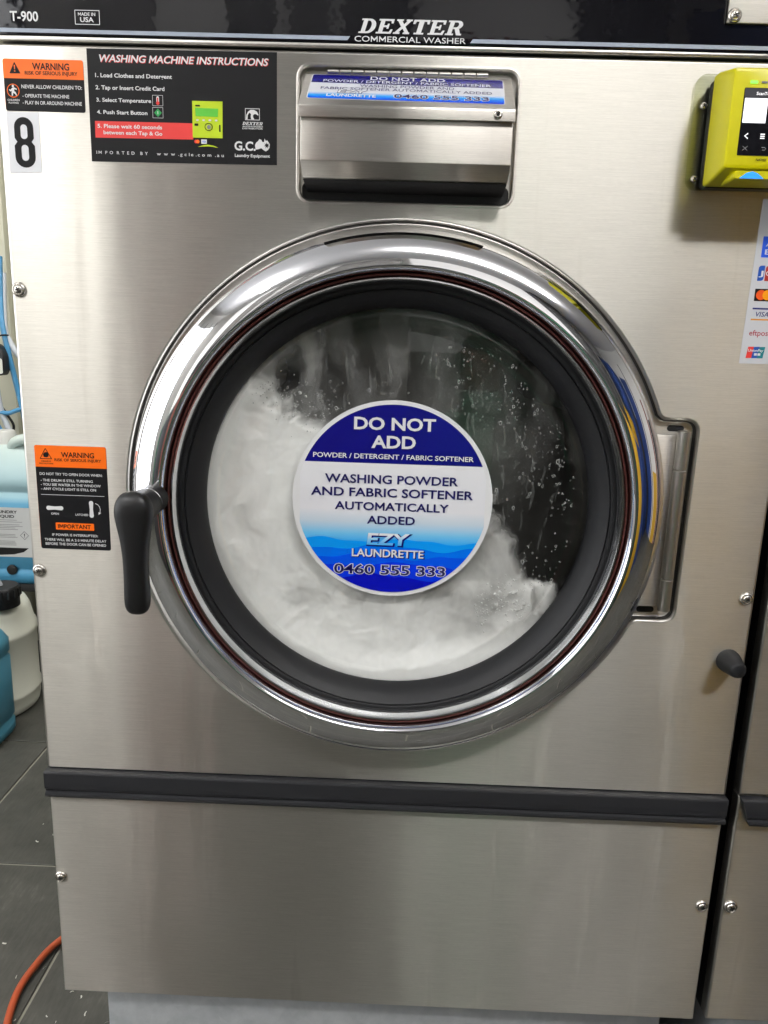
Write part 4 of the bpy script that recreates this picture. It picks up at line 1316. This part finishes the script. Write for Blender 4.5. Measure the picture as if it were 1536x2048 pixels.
for s, ul, ur, vb, cap, m_, bo in [
    ('DO NOT', -0.0452, 0.0423, 1.0003, 0.0138, WHITE, .028), ('ADD', -0.0261, 0.0216, 0.9807, 0.0140, WHITE, .028),
    ('POWDER / DETERGENT / FABRIC SOFTENER', -0.0888, 0.0848, 0.9690, 0.0054, WHITE, .016),
    ('WASHING POWDER', -0.0757, 0.0693, 0.9417, 0.0098, NAVYD, .018), ('AND FABRIC SOFTENER', -0.0907, 0.0864, 0.9270, 0.0098, NAVYD, .018),
    ('AUTOMATICALLY', -0.0644, 0.0605, 0.9118, 0.0093, NAVYD, .018), ('ADDED', -0.0287, 0.0241, 0.8966, 0.0093, NAVYD, .018)]:
    put(letter(GF, DT, s, ul, ur, vb, cap, m_, None, bold=bo), ds)
def outlined(fr, s, ul, ur, vb, cap, d, inner, outer, st, bold_i, bold_o, shear=0.0):
    put(letter(fr, d, s, ul, ur, vb, cap, outer, None, bold=bold_o, shear=shear, ref=bold_i), st)
    put(letter(fr, d + 0.0002, s, ul, ur, vb, cap, inner, None, bold=bold_i, shear=shear), st)
EZYG = gradient_print('print_ezy_gradient', 2, [(0.872, srgb(60, 170, 240)), (0.879, srgb(150, 210, 246)), (0.884, srgb(238, 240, 246))])
put(letter(GF, DT, 'EZY', -0.0276, 0.0202, 0.8717, 0.0140, NAVY, None, bold=0.07, shear=0.12, ref=0.03), ds)
put(letter(GF, DT + .0002, 'EZY', -0.0284, 0.0192, 0.8725, 0.0140, EZYG, None, bold=0.03, shear=0.12), ds)
put(letter(GF, DT, 'LAUNDRETTE', -0.0438, 0.0366, 0.8578, 0.0092, NAVY, None, bold=0.02), ds)
put(letter(GF, DT + .0002, 'LAUNDRETTE', -0.0446, 0.0351, 0.8588, 0.0092, WHITE, None, bold=0.02), ds)
outlined(GF, '0460 555 333', -0.0640, 0.0600, 0.8386, 0.0112, DT, NAVYD, WHITE, ds, 0.016, 0.058)

# ------------------------------------------------------------------ dispenser hopper
def extrude_profile(name, prof, hw, m, x0=0.0, bev=0.0008):
    n = len(prof)
    bm = bmesh.new()
    A = [bm.verts.new((x0 - hw, y, z)) for y, z in prof]
    B = [bm.verts.new((x0 + hw, y, z)) for y, z in prof]
    for i in range(n):
        j = (i + 1) % n
        bm.faces.new((A[i], A[j], B[j], B[i]))
    bm.faces.new(A); bm.faces.new(B[::-1])
    bmesh.ops.recalc_face_normals(bm, faces=bm.faces)
    if bev: bmesh.ops.bevel(bm, geom=bm.edges[:], offset=bev, segments=3, profile=0.5, affect='EDGES')
    o = from_bm(name, bm, m)
    smooth_by_angle(o, 40)
    return o
hop = part(extrude_profile('dispenser_hopper', [(0.028, 1.325), (-0.020, 1.318), (-0.0470, 1.2975), (-0.0480, 1.2570), (-0.0300, 1.2450), (0.018, 1.2385), (0.028, 1.2385)], 0.0985, STEEL2, 0.0003, 0.0007), 'steel powder dispenser with sloping hinged lid')
sub(mesh('hopper_shade_plate', [(-0.0978, -0.0292, 1.2440), (0.0984, -0.0292, 1.2440), (0.0984, 0.0090, 1.2384), (-0.0978, 0.0090, 1.2384)], [(0, 1, 2, 3)], DARK), hop)  # black plate that carries the deep shadow below the hopper as colour
lid_prof = [(0.0035, 1.3440), (0.0015, 1.3446), (-0.0490, 1.3052), (-0.0512, 1.3040), (-0.0516, 1.3020), (-0.0516, 1.2935), (-0.0502, 1.2935), (-0.0502, 1.3020), (-0.0485, 1.3035), (0.0035, 1.3425)]
lid = sub(extrude_profile('lid', lid_prof, 0.0998, STEEL2, 0.0, 0.0004), hop)
for s in (-1, 1):
    x = s * 0.0993
    mesh_ = mesh('lid_cheek', [(x, 0.001, 1.3428), (x, -0.0500, 1.3030), (x, -0.0508, 1.2938), (x, -0.020, 1.3120), (x, 0.001, 1.3300)], [(0, 1, 2, 3, 4)], STEELP)
    sub(mesh_, hop)
nk = 13
for i in range(nk):
    x0 = -0.0778 + i * 0.1560 / nk
    x1 = x0 + 0.1560 / nk - 0.0013
    r = 0.0021
    kn = mesh('hinge_knuckle', [(x, -0.0012 + r * math.cos(2 * PI * k / 12), 1.3464 + r * math.sin(2 * PI * k / 12)) for x in (x0, x1) for k in range(12)],
              [(k, (k + 1) % 12, 12 + (k + 1) % 12, 12 + k) for k in range(12)] + [tuple(range(11, -1, -1)), tuple(range(12, 24))], STEELP)
    smooth_by_angle(kn, 45)
    sub(kn, hop)
rv = lathe('lid_rivet', [(0.0040, -0.0001), (0.0038, -0.0012), (0.0026, -0.0016), (0.0018, -0.0012), (0.0017, -0.0004), (0.0, -0.0004)], (0.0838, -0.0517, 1.2992), SCREW, None, 24)
sub(rv, hop)
sub(sheet('rivet_hole', Frame((0.0838, -0.0522, 1.2992), (1, 0, 0), (0, 0, 1)), 0, disc(0, 0, 0.0015, 14), DARK), hop)
# sticker on the lid (plane of the lid), turned a touch
lo_, V0 = Vector((0, 0.0015, 1.3446)), Vector((0, 0.0505, 0.0394)).normalized()
tilt = math.radians(-1.2)
U1 = Vector((1, 0, 0)) * math.cos(tilt) + V0 * math.sin(tilt)
V1 = -Vector((1, 0, 0)) * math.sin(tilt) + V0 * math.cos(tilt)
LF = Frame(lo_, U1, V1)
lg_lo, lg_hi = LF.P(0, -0.0560).z, LF.P(0, -0.0390).z
LGR = gradient_print('print_lid_gradient', 2, [(lg_lo, srgb(8, 40, 210)), (lg_lo + 0.35 * (lg_hi - lg_lo), srgb(0, 110, 240)), (lg_lo + 0.65 * (lg_hi - lg_lo), srgb(60, 170, 245)), (lg_hi, srgb(226, 228, 236))])
lst = part(sheet('lid_sticker', LF, 0.0004, rrect(-0.0928, 0.0920, -0.0558, -0.0030, 0.0030, 5), LIMW, None, 0.0003), 'blue and white do not add sticker on the dispenser lid')
inner_l = rrect(-0.0918, 0.0910, -0.0552, -0.0038, 0.0024, 5)
put(sheet('navy_field', LF, 0.0006, inner_l[:12] + [(-0.0918, -0.0212), (0.0910, -0.0212)], NAVY), lst)
put(sheet('white_field', LF, 0.0006, inner_l[12:] + [(0.0910, -0.0216), (-0.0918, -0.0216)], LGR), lst)
for s, ul, ur, vb, cap, m_, bo in [
    ('DO NOT ADD', -0.0359, 0.0357, -0.0126, 0.0078, WHITE, .014), ('POWDER / DETERGENT / FABRIC SOFTENER', -0.0807, 0.0797, -0.0196, 0.0055, WHITE, .01),
    ('WASHING POWDER AND', -0.0449, 0.0447, -0.0290, 0.0060, NAVYD, .006), ('FABRIC SOFTENER AUTOMATICALLY ADDED', -0.0814, 0.0802, -0.0360, 0.0056, NAVYD, .006)]:
    put(letter(LF, 0.0008, s, ul, ur, vb, cap, m_, None, bold=bo), lst)
put(letter(LF, 0.0008, 'EZY', -0.0645, -0.0373, -0.0432, 0.0062, NAVY, None, bold=0.06, shear=.15, ref=0.02), lst)
put(letter(LF, 0.0010, 'EZY', -0.0645, -0.0373, -0.0432, 0.0062, WHITE, None, bold=0.02, shear=.15), lst)
put(letter(LF, 0.0008, 'LAUNDRETTE', -0.0745, -0.0282, -0.0510, 0.0058, WHITE, None, bold=0.02), lst)
outlined(LF, '0460 555 333', -0.0113, 0.0768, -0.0505, 0.0085, 0.0008, NAVYD, WHITE, lst, 0.008, 0.05)

# ================================================================== CARD READER
YEL = mat('reader_yellow', srgb(208, 200, 0), 0.32, 0, 0.5)
rd = empty('card_reader', (0.34, -0.02, 1.246))
tag(rd, 'yellow contactless card reader with a black screen, bolted to the washer by a clear plate', 'card reader')
def rp(o):
    o.parent = rd; o.location = -rd.location
    return o
CLEAR = glass_material(); CLEAR.name = 'clear_acrylic'
for n_ in CLEAR.node_tree.nodes:
    if n_.type == 'BSDF_TRANSPARENT': n_.inputs[0].default_value = (0.74, 0.76, 0.66, 1)
rp(sheet('mount_plate', PANEL, 0.0040, rrect(0.2762, 0.4015, 1.2478, 1.3520, 0.010, 6), CLEAR, None, 0.003))
RB = Frame((0, -0.0045, 0), (1, 0, 0), (0, 0, 1))
bm = bmesh.new()
def loft(name, rows, m, cap_front=True, cap_back=False):
    """rows: list of (loop, depth) with equal counts"""
    bm = bmesh.new()
    R_ = [[bm.verts.new(PANEL.P(u, v, d)) for u, v in lp] for lp, d in rows]
    n = len(R_[0])
    for a, b in zip(R_, R_[1:]):
        for i in range(n):
            j = (i + 1) % n
            bm.faces.new((a[i], a[j], b[j], b[i]))
    if cap_front: bm.faces.new(R_[-1])
    if cap_back: bm.faces.new(R_[0][::-1])
    o = from_bm(name, bm, m)
    smooth_by_angle(o, 38)
    return o
rp(loft('black_base', [(rrect(0.2895, 0.398, 1.2480, 1.3455, 0.004), 0.0042), (rrect(0.2895, 0.398, 1.2480, 1.3455, 0.004), 0.0170)], BLACK))
def body_loop(x0, x1, z0, z1, r, bump=0.0):
    pts = [(x1, z0), (x1, z1)] + [(x1 - 0.030, z1), (x1 - 0.036, z1 + bump * 0.3), (x1 - 0.043, z1 + bump), (x0 + 0.043, z1 + bump), (x0 + 0.036, z1 + bump * 0.3), (x0 + 0.030, z1)] + [(x0, z1), (x0, z0)]
    return fillet(pts, [r, r, .004, .004, .004, .004, .004, .004, r, r], 4)
rp(loft('body', [(body_loop(0.2885, 0.399, 1.2490, 1.3470, 0.003, 0.0045), 0.0165), (body_loop(0.2885, 0.399, 1.2490, 1.3470, 0.003, 0.0045), 0.026), (body_loop(0.2912, 0.3965, 1.2575, 1.3425, 0.004, 0.0045), 0.0535), (body_loop(0.2918, 0.396, 1.2585, 1.3415, 0.004, 0.0045), 0.0560), (body_loop(0.2935, 0.394, 1.2605, 1.3398, 0.004, 0.0045), 0.0568)], YEL))
rp(loft('card_slot_lip', [(rrect(0.3020, 0.386, 1.2480, 1.2580, 0.003), 0.026), (rrect(0.3020, 0.386, 1.2492, 1.2575, 0.003), 0.052), (rrect(0.3035, 0.3845, 1.2500, 1.2565, 0.002), 0.0545)], YEL))
RF = Frame((0, -0.0568, 0), (1, 0, 0), (0, 0, 1))
BLUEL = mat('blue_slot_light', (0.02, 0.15, 0.6), 0.3, emit=(0.02, 0.24, 0.85), es=1.0)
GRNL = mat('green_status_light', (0.1, 0.6, 0.05), 0.3, emit=(0.25, 1.0, 0.12), es=1.1)
SCRW = mat('lit_screen_white', (0.8, 0.8, 0.82), 0.2, emit=(0.85, 0.88, 0.95), es=0.75)
SCRG = mat('screen_header', (0.03, 0.03, 0.035), 0.2, emit=(0.05, 0.05, 0.055), es=0.5)
ICON = mat('lit_icon', (0.8, 0.8, 0.8), 0.3, emit=(0.9, 0.9, 0.9), es=0.7)
ICOND = mat('dim_icon', (0.30, 0.30, 0.30), 0.4)
scr = rp(sheet('screen', RF, 0.0005, rrect(0.3020, 0.3855, 1.2690, 1.3252, 0.0008, 2), GLOSSBLACK, None, 0.0006))
sub(sheet('screen_header', RF, 0.0007, rrect(0.3024, 0.3850, 1.3172, 1.3248, 0.0006, 2), SCRG), scr)
sub(sheet('white_code_field', RF, 0.0008, rrect(0.3030, 0.3238, 1.2962, 1.3167, 0.0003, 1), SCRW), scr)
sub(letter(RF, 0.0010, 'ScanTo', 0.3127, 0.3243, 1.3192, 0.0026, ICON, None, bold=.014), scr)
sub(sheet('back_icon', RF, 0.0008, stroke([(0.3096, 1.2874), (0.3068, 1.2853), (0.3098, 1.2832)], 0.0010), ICON), scr)
for i in range(3):
    sub(sheet('menu_icon', RF, 0.0008, rrect(0.3208, 0.3248, 1.2832 + i * .0017, 1.2841 + i * .0017, 0.0002, 1), ICON), scr)
sub(sheet('cancel_icon', RF, 0.0008, stroke([(0.3062, 1.2768), (0.3106, 1.2732)], 0.0004), ICOND), scr)
sub(sheet('cancel_icon', RF, 0.0010, stroke([(0.3106, 1.2768), (0.3062, 1.2732)], 0.0004), ICOND), scr)
sub(sheet('return_icon', RF, 0.0008, stroke([(0.3232, 1.2760), (0.3262, 1.2760), (0.3272, 1.2750), (0.3262, 1.2738), (0.3240, 1.2738)], 0.0005), ICOND), scr)
rp(sheet('status_light', RF, 0.0008, rrect(0.3060, 0.3127, 1.3285, 1.3310, 0.0006, 2), GRNL))
rp(sheet('status_light', RF, 0.0008, rrect(0.3160, 0.3212, 1.3290, 1.3306, 0.0004, 2), PGREY))
rp(letter(RF, 0.0006, 'NAYAX', 0.3197, 0.3291, 1.2646, 0.0022, PBLACK, None, bold=.02))
rp(sheet('slot_light', Frame((0, -0.0548, 0), (1, 0, 0), (0, 0, 1)), 0.0002, [(0.3075, 1.2500), (0.3300, 1.2500), (0.3285, 1.2512), (0.3240, 1.2545), (0.3190, 1.2562), (0.3140, 1.2548), (0.3095, 1.2515)], BLUEL))
for (x, z) in ((0.2852, 1.3235), (0.2838, 1.2580)):
    s = 0.62
    c = lathe('screw', [(0.0056 * s, 0), (0.0054 * s, -0.002 * s), (0.0040 * s, -0.0042 * s), (0.0, -0.0050 * s)], (x, -0.0042, z), SCREW, None, 24)
    rp(c)
    fr = Frame((x, -0.0042 - 0.0052 * s, z), (0.8, 0, 0.6), (-0.6, 0, 0.8))
    w, l = 0.0007 * s, 0.0028 * s
    sub(sheet('cross_recess', fr, 0, [(w, l), (-w, l), (-w, w), (-l, w), (-l, -w), (-w, -w), (-w, -l), (w, -l), (w, -w), (l, -w), (l, w), (w, w)], DARK), c)

# ================================================================== NEIGHBOUR WASHER
nb = empty('washer', (0.824, 0.35, 0))
tag(nb, 'steel edge of the next washer, at the right beyond the narrow black gap', 'washing machine')
def np_(o):
    o.parent = nb; o.location = -nb.location
    return o
X0, X1 = 0.4195, 1.2285
def flat_panel(name, z0, z1):
    bm = bmesh.new()
    lp = rrect(X0, X1, z0, z1, 0.0012, 2)
    quad_grid(bm, X0 + 0.0026, X1 - 0.0026, z0 + 0.0026, z1 - 0.0026)
    bm.normal_update()
    for f in bm.faces:
        if f.normal.y > 0: f.normal_flip()
    o = np_(from_bm(name, bm, STEEL, None, recalc=False))
    sub(sweep_loop('folded_edge', PANEL, lp, [(-0.0026, 0), (-0.0013, -0.0003), (-0.0004, -0.0012), (0, -0.0026), (0, -0.016)], STEELP), o)
    return o
flat_panel('front_panel', ZB + 0.001, ZT)
flat_panel('lower_panel', 0.2620, 0.5815)
np_(band('trim_band', 0.4205, 1.2285, 0.36, 0.0))
np_(box('control_fascia', X0, X1, -0.004, 0.016, 1.3712, 1.519, GLOSSBLACK, bev=0.0015))
np_(cabinet('cabinet_shell', 0.824, None))
np_(box('base_plinth', 0.4630, 1.20, 0.030, 0.70, 0.0005, 0.2615, GALV, bev=0.003))
c = lathe('screw', [(0.0088, -0.0001), (0.0086, -0.0014), (0.0074, -0.0030), (0.0064, -0.0034), (0.0058, -0.0026), (0.0055, -0.0026), (0.0050, -0.0040), (0.0034, -0.0050), (0.0, -0.0053)], (0.4292, 0, 0.4306), SCREW, None, 32)
np_(c)
w, l = 0.0007, 0.0030
sub(sheet('cross_recess', Frame((0.4292, -0.0055, 0.4306), (0.9, 0, 0.43), (-0.43, 0, 0.9)), 0, [(w, l), (-w, l), (-w, w), (-l, w), (-l, -w), (-w, -w), (-w, -l), (w, -l), (w, -w), (l, -w), (l, w), (w, w)], DARK), c)

# ================================================================== CANS, HOSES, FLOOR BITS
HDPE = mat('white_hdpe', (0.66, 0.66, 0.56), 0.45, 0, 0.4)
CANB = mat('blue_liquid_can', srgb(60, 132, 170), 0.35, 0, 0.4)
CANB2 = mat('blue_dark_can', srgb(66, 128, 150), 0.35, 0, 0.4)

def can_gradient():
    m = mat('translucent_can', (0.5, 0.6, 0.6), 0.38, 0, 0.4)
    g = N(m, 'ShaderNodeNewGeometry')
    s = N(m, 'ShaderNodeSeparateXYZ')
    L(m, g.outputs['Position'], s.inputs[0])
    r = ramp(m, [(0.0, srgb(70, 140, 176)), (0.55, srgb(78, 146, 178)), (0.60, srgb(150, 190, 200)), (1.0, srgb(196, 208, 200))])
    L(m, maprange(m, s.outputs[2], 0.33, 0.76, 0, 1), r.inputs[0])
    L(m, r.outputs[0], m.node_tree.nodes['Principled BSDF'].inputs['Base Color'])
    return m
def can_body(name, x0, x1, y0, y1, z0, z1, r, m, parent, sh=0.06, waist=None):
    rows = []
    def lp(ins):
        return rrect(x0 + ins, x1 - ins, y0 + ins, y1 - ins, max(0.004, r - ins * 0.3), 5)
    zs = [(z0, 0.014), (z0 + 0.006, 0.005), (z0 + 0.018, 0.0), (z0 + 0.042, 0.0), (z0 + 0.047, 0.004), (z0 + 0.053, 0.004), (z0 + 0.058, 0.0)]
    zs += [(z1 - sh - 0.05, 0.0), (z1 - sh - 0.045, 0.004), (z1 - sh - 0.038, 0.004), (z1 - sh - 0.033, 0.0), (z1 - sh, 0.0), (z1 - sh * 0.6, 0.012), (z1 - sh * 0.25, 0.034), (z1, 0.058)]
    bm = bmesh.new()
    R_ = [[bm.verts.new((u, v, z)) for u, v in lp(i)] for z, i in zs]
    n = len(R_[0])
    for a, b in zip(R_, R_[1:]):
        for i in range(n):
            j = (i + 1) % n
            bm.faces.new((a[i], a[j], b[j], b[i]))
    bm.faces.new(R_[-1]); bm.faces.new(R_[0][::-1])
    o = from_bm(name, bm, m, parent)
    smooth_by_angle(o, 50)
    return o
def rooted(name, loc, label, cat, group=None):
    e = empty(name, loc); tag(e, label, cat, group)
    return e
def ad_(o, root):
    o.parent = root; o.location = -root.location
    return o

# labelled can on a low bench
bench = rooted('low_bench', (-1.2, 1.55, 0), 'low dark bench under the labelled blue detergent can', 'bench')
WOODD = mat('bench_dark', (0.03, 0.03, 0.03), 0.6)
ad_(box('seat', -1.42, -0.95, 1.43, 1.68, 0.285, 0.310, WOODD, bev=0.003), bench)
for x in (-1.40, -1.0):
    for y in (1.45, 1.64):
        ad_(box('leg', x, x + 0.03, y, y + 0.03, 0.0, 0.285, WOODD), bench)
can = rooted('jerry_can', (-1.15, 1.52, 0.31), 'translucent blue jerry can with a white printed laundry liquid label and black plug', 'can', 'detergent cans beside the washer')
ad_(can_body('body', -1.285, -1.020, 1.420, 1.620, 0.3105, 0.735, 0.045, can_gradient(), None, 0.09), can)
CF = Frame((0, 1.4192, 0), (1, 0, 0), (0, 0, 1))
lb = ad_(sheet('label', CF, 0.0006, rrect(-1.262, -1.062, 0.4010, 0.5560, 0.003, 3), mat('can_label', (0.52, 0.53, 0.52), 0.4), None, 0.0005), can)
sub(sheet('label_swoosh', CF, 0.0009, [(-1.262, 0.4060), (-1.205, 0.4060), (-1.165, 0.4090), (-1.135, 0.4170), (-1.118, 0.4300), (-1.262, 0.4300)], PBLACK), lb)
sub(letter(CF, 0.0009, 'LAUNDRY', -1.2221, -1.1461, 0.5380, 0.0091, PBLACK, None, bold=.03), lb)
sub(letter(CF, 0.0009, 'LIQUID', -1.2113, -1.1559, 0.5239, 0.0093, PBLACK, None, bold=.03), lb)
for i, z in enumerate((0.5165, 0.5105, 0.5020, 0.4970, 0.4920, 0.4870, 0.4710, 0.4665, 0.4620, 0.4500, 0.4460, 0.4420, 0.4380)):
    x1 = -1.125 - 0.035 * random.random() if i < 6 else -1.150 - 0.01 * random.random()
    sub(sheet('print_line', CF, 0.0009, [(-1.25, z), (x1, z), (x1, z + 0.0014), (-1.25, z + 0.0014)], PGREY), lb)
q = 0.0140
sub(sheet('hazard_diamond', CF, 0.0009, [[(-1.1287 + q, 0.4698), (-1.1287, 0.4698 + q), (-1.1287 - q, 0.4698), (-1.1287, 0.4698 - q)], [(-1.1287 + q - .0025, 0.4698), (-1.1287, 0.4698 + q - .0025), (-1.1287 - q + .0025, 0.4698), (-1.1287, 0.4698 - q + .0025)]], PGREY), lb)
sub(letter(CF, 0.0009, '!', -1.1302, -1.1272, 0.4640, 0.0120, PBLACK, None, bold=.02), lb)
ad_(lathe('drain_plug', [(0.0155, 0.001), (0.0155, -0.005), (0.0125, -0.006), (0.0, -0.006)], (-1.1746, 1.4195, 0.3600), BLACK, None, 28), can)
HND = MATS['translucent_can']
ad_(tube('carry_handle', [(-1.19, 1.50, 0.690), (-1.170, 1.48, 0.742), (-1.120, 1.475, 0.758), (-1.085, 1.475, 0.735), (-1.075, 1.485, 0.675)], 0.0165, HND, None, 14), can)
ad_(lathe('cap', [(0.0, 0.775), (0.030, 0.775), (0.034, 0.770), (0.034, 0.735), (0.0, 0.733)], (-1.225, 1.53, 0), mat('cap_white', (0.6, 0.6, 0.56), 0.4), None, 28, axis='Z'), can)

# white drum on the floor
dr = rooted('plastic_drum', (-1.2, 1.235, 0), 'round white plastic drum with a black screw cap on the floor', 'drum')
ad_(lathe('body', [(0.0, 0.001), (0.145, 0.001), (0.156, 0.010), (0.160, 0.028), (0.160, 0.048), (0.1640, 0.054), (0.1640, 0.064), (0.160, 0.070), (0.160, 0.225), (0.1640, 0.232), (0.1640, 0.245), (0.158, 0.254), (0.148, 0.300), (0.138, 0.320), (0.105, 0.338), (0.0, 0.345)], (-1.2, 1.235, 0), HDPE, None, 64, axis='Z'), dr)
cp = ad_(lathe('screw_cap', [(0.0, 0.389), (0.046, 0.388), (0.0505, 0.383), (0.0515, 0.357), (0.049, 0.352), (0.049, 0.330), (0.0, 0.330)], (-1.094, 1.190, 0), BLACK, None, 48, axis='Z'), dr)
for i in range(18):
    a = 2 * PI * i / 18
    x, y = -1.094 + 0.0515 * math.cos(a), 1.190 + 0.0515 * math.sin(a)
    sub(box('cap_rib', x - .0022, x + .0022, y - .0022, y + .0022, 0.359, 0.382, BLACK), cp)
ad_(tube('dip_tube', [(-1.094, 1.19, 0.386), (-1.100, 1.185, 0.402), (-1.125, 1.175, 0.414), (-1.170, 1.165, 0.420)], 0.0095, mat('clear_hose', (0.50, 0.53, 0.56), 0.25, 0, 0.5), None, 12), dr)

# small blue can in front
sb = rooted('jerry_can', (-1.14, 1.03, 0), 'plain blue can standing on the floor in front of the white drum', 'can', 'detergent cans beside the washer')
ad_(can_body('body', -1.270, -1.026, 0.955, 1.115, 0.001, 0.335, 0.035, CANB2, None, 0.06), sb)
ad_(lathe('cap', [(0.0, 0.362), (0.026, 0.362), (0.029, 0.358), (0.029, 0.330), (0.0, 0.328)], (-1.19, 1.035, 0), MATS['cap_white'], None, 28, axis='Z'), sb)

# dosing hoses, cable and plug on the wall
HB = mat('blue_hose', srgb(64, 130, 170), 0.3, 0, 0.5)
HC = MATS['clear_hose']
def hose(pts, r, m, label, cat='hose', name='dosing_hose', group='dosing hoses hanging behind the washer'):
    o = tube(name, pts, r, m, None, 12)
    tag(o, label, cat, group)
    return o
hose([(-1.262, 1.66, 1.30), (-1.250, 1.62, 1.12), (-1.230, 1.60, 1.03), (-1.207, 1.60, 0.90), (-1.190, 1.60, 0.80), (-1.17, 1.62, 0.62)], 0.0085, HB, 'blue hose running steeply down beside the power adaptor')
hose([(-1.255, 1.66, 1.25), (-1.243, 1.62, 1.085), (-1.226, 1.61, 1.045), (-1.200, 1.61, 1.000), (-1.17, 1.63, 0.96)], 0.0095, HC, 'clear hose crossing behind the black cable tie')
hose([(-1.258, 1.57, 0.96), (-1.259, 1.58, 0.86), (-1.247, 1.585, 0.80), (-1.225, 1.585, 0.752), (-1.185, 1.585, 0.742), (-1.15, 1.59, 0.76)], 0.0090, HC, 'clear hose dropping below the adaptor to the can')
hose([(-1.300, 1.58, 0.835), (-1.268, 1.58, 0.828), (-1.234, 1.58, 0.8225), (-1.2045, 1.58, 0.832), (-1.17, 1.58, 0.845)], 0.0070, HB, 'thin blue hose crossing level above the labelled can')
hose([(-1.29, 1.57, 0.815), (-1.271, 1.57, 0.793), (-1.252, 1.57, 0.755), (-1.245, 1.57, 0.725), (-1.225, 1.57, 0.712), (-1.195, 1.575, 0.735), (-1.17, 1.58, 0.75)], 0.0090, HB, 'blue hose curling into the top of the labelled can')
hose([(-1.30, 1.565, 0.765), (-1.262, 1.565, 0.745), (-1.225, 1.565, 0.738), (-1.19, 1.565, 0.744)], 0.0085, HC, 'clear hose lying level just above the can')
hose([(-1.262, 1.60, 0.84), (-1.246, 1.60, 0.815), (-1.228, 1.60, 0.780), (-1.240, 1.60, 0.745), (-1.252, 1.60, 0.715), (-1.254, 1.59, 0.680), (-1.275, 1.585, 0.660)], 0.0040, BLACK, 'thin black cable looping down behind the hoses', 'cable', 'power_cable', 'cables hanging behind the washer')
hose([(-1.305, 1.60, 0.730), (-1.275, 1.60, 0.690), (-1.25, 1.595, 0.665)], 0.0040, BLACK, 'short black cable end beside the can handle', 'cable', 'power_cable', 'cables hanging behind the washer')
pl = rooted('power_adaptor', (-1.262, 1.57, 0.935), 'black power adaptor with a pale face hanging among the hoses', 'adaptor')
ad_(loft('housing', [(fillet([(-1.292, 0.936), (-1.234, 0.940), (-1.224, 0.960), (-1.2215, 0.998), (-1.232, 1.024), (-1.250, 1.036), (-1.292, 1.036)], [.006] * 7, 3), -1.60), (fillet([(-1.292, 0.936), (-1.234, 0.940), (-1.224, 0.960), (-1.2215, 0.998), (-1.232, 1.024), (-1.250, 1.036), (-1.292, 1.036)], [.006] * 7, 3), -1.562), (fillet([(-1.289, 0.939), (-1.236, 0.943), (-1.227, 0.962), (-1.2245, 0.997), (-1.234, 1.021), (-1.251, 1.033), (-1.289, 1.033)], [.006] * 7, 3), -1.559)], BLACK), pl)
PFR = Frame((0, 1.559, 0), (1, 0, 0), (0, 0, 1))
fc = ad_(sheet('face_plate', PFR, 0.0006, rrect(-1.286, -1.2275, 0.9455, 0.9930, 0.007, 4), mat('adaptor_face', (0.60, 0.62, 0.55), 0.4), None, 0.0005), pl)
for (x, z) in ((-1.2555, 0.978), (-1.2555, 0.970), (-1.2395, 0.976)):
    sub(sheet('face_mark', PFR, 0.0009, rrect(x - .0012, x + .0012, z - .003, z + .003, 0.0008, 2), PBLACK), fc)
tie = tube('cable_tie', [(-1.275, 1.585, 1.052), (-1.250, 1.585, 1.059), (-1.228, 1.588, 1.063), (-1.224, 1.60, 1.062)], 0.0028, BLACK, None, 8)
tag(tie, 'small black cable tie round the hoses above the adaptor', 'cable tie')

# orange hose on the floor
OR = mat('orange_hose', srgb(164, 70, 32), 0.5, 0, 0.5)
oh = tube('floor_hose', [(-0.30, 0.62, 0.0085), (-0.42, 0.52, 0.0085), (-0.535, 0.410, 0.0085), (-0.5841, 0.347, 0.0085), (-0.600, 0.290, 0.0085), (-0.603, 0.240, 0.0085), (-0.592, 0.185, 0.0085), (-0.570, 0.12, 0.0085), (-0.545, 0.03, 0.0085)], 0.0062, OR, None, 14, 10)
tag(oh, 'orange hose lying on the dark tiles at the lower left', 'hose')

# lint and soap flakes on the tiles
LINT = mat('lint_white', (0.55, 0.54, 0.48), 0.8)
bm = bmesh.new()
for i in range(95):
    x, y = random.uniform(-1.0, -0.36), random.uniform(-0.05, 0.95)
    if random.random() < 0.5: x, y = random.gauss(-0.50, 0.06), random.gauss(0.17, 0.08)
    if random.random() < 0.15: x, y = random.gauss(-0.42, 0.02), random.gauss(0.16, 0.02)
    ln, wd = random.uniform(0.0015, 0.0075), random.uniform(0.0005, 0.0013)
    a = random.uniform(0, PI)
    cv = random.uniform(-0.6, 0.6)
    pts = [Vector((x + ln * t * math.cos(a + cv * t), y + ln * t * math.sin(a + cv * t), 0)) for t in (-1, -0.3, 0.3, 1)]
    nrm = Vector((-math.sin(a), math.cos(a), 0)) * wd
    lo = [bm.verts.new(p + nrm + Vector((0, 0, 0.0006))) for p in pts]
    hi = [bm.verts.new(p - nrm + Vector((0, 0, 0.0016))) for p in pts]
    for t in range(3):
        bm.faces.new((lo[t], lo[t + 1], hi[t + 1], hi[t]))
tag(from_bm('floor_lint', bm, LINT), 'scattered white lint and soap flakes on the floor tiles', 'lint', kind='stuff')
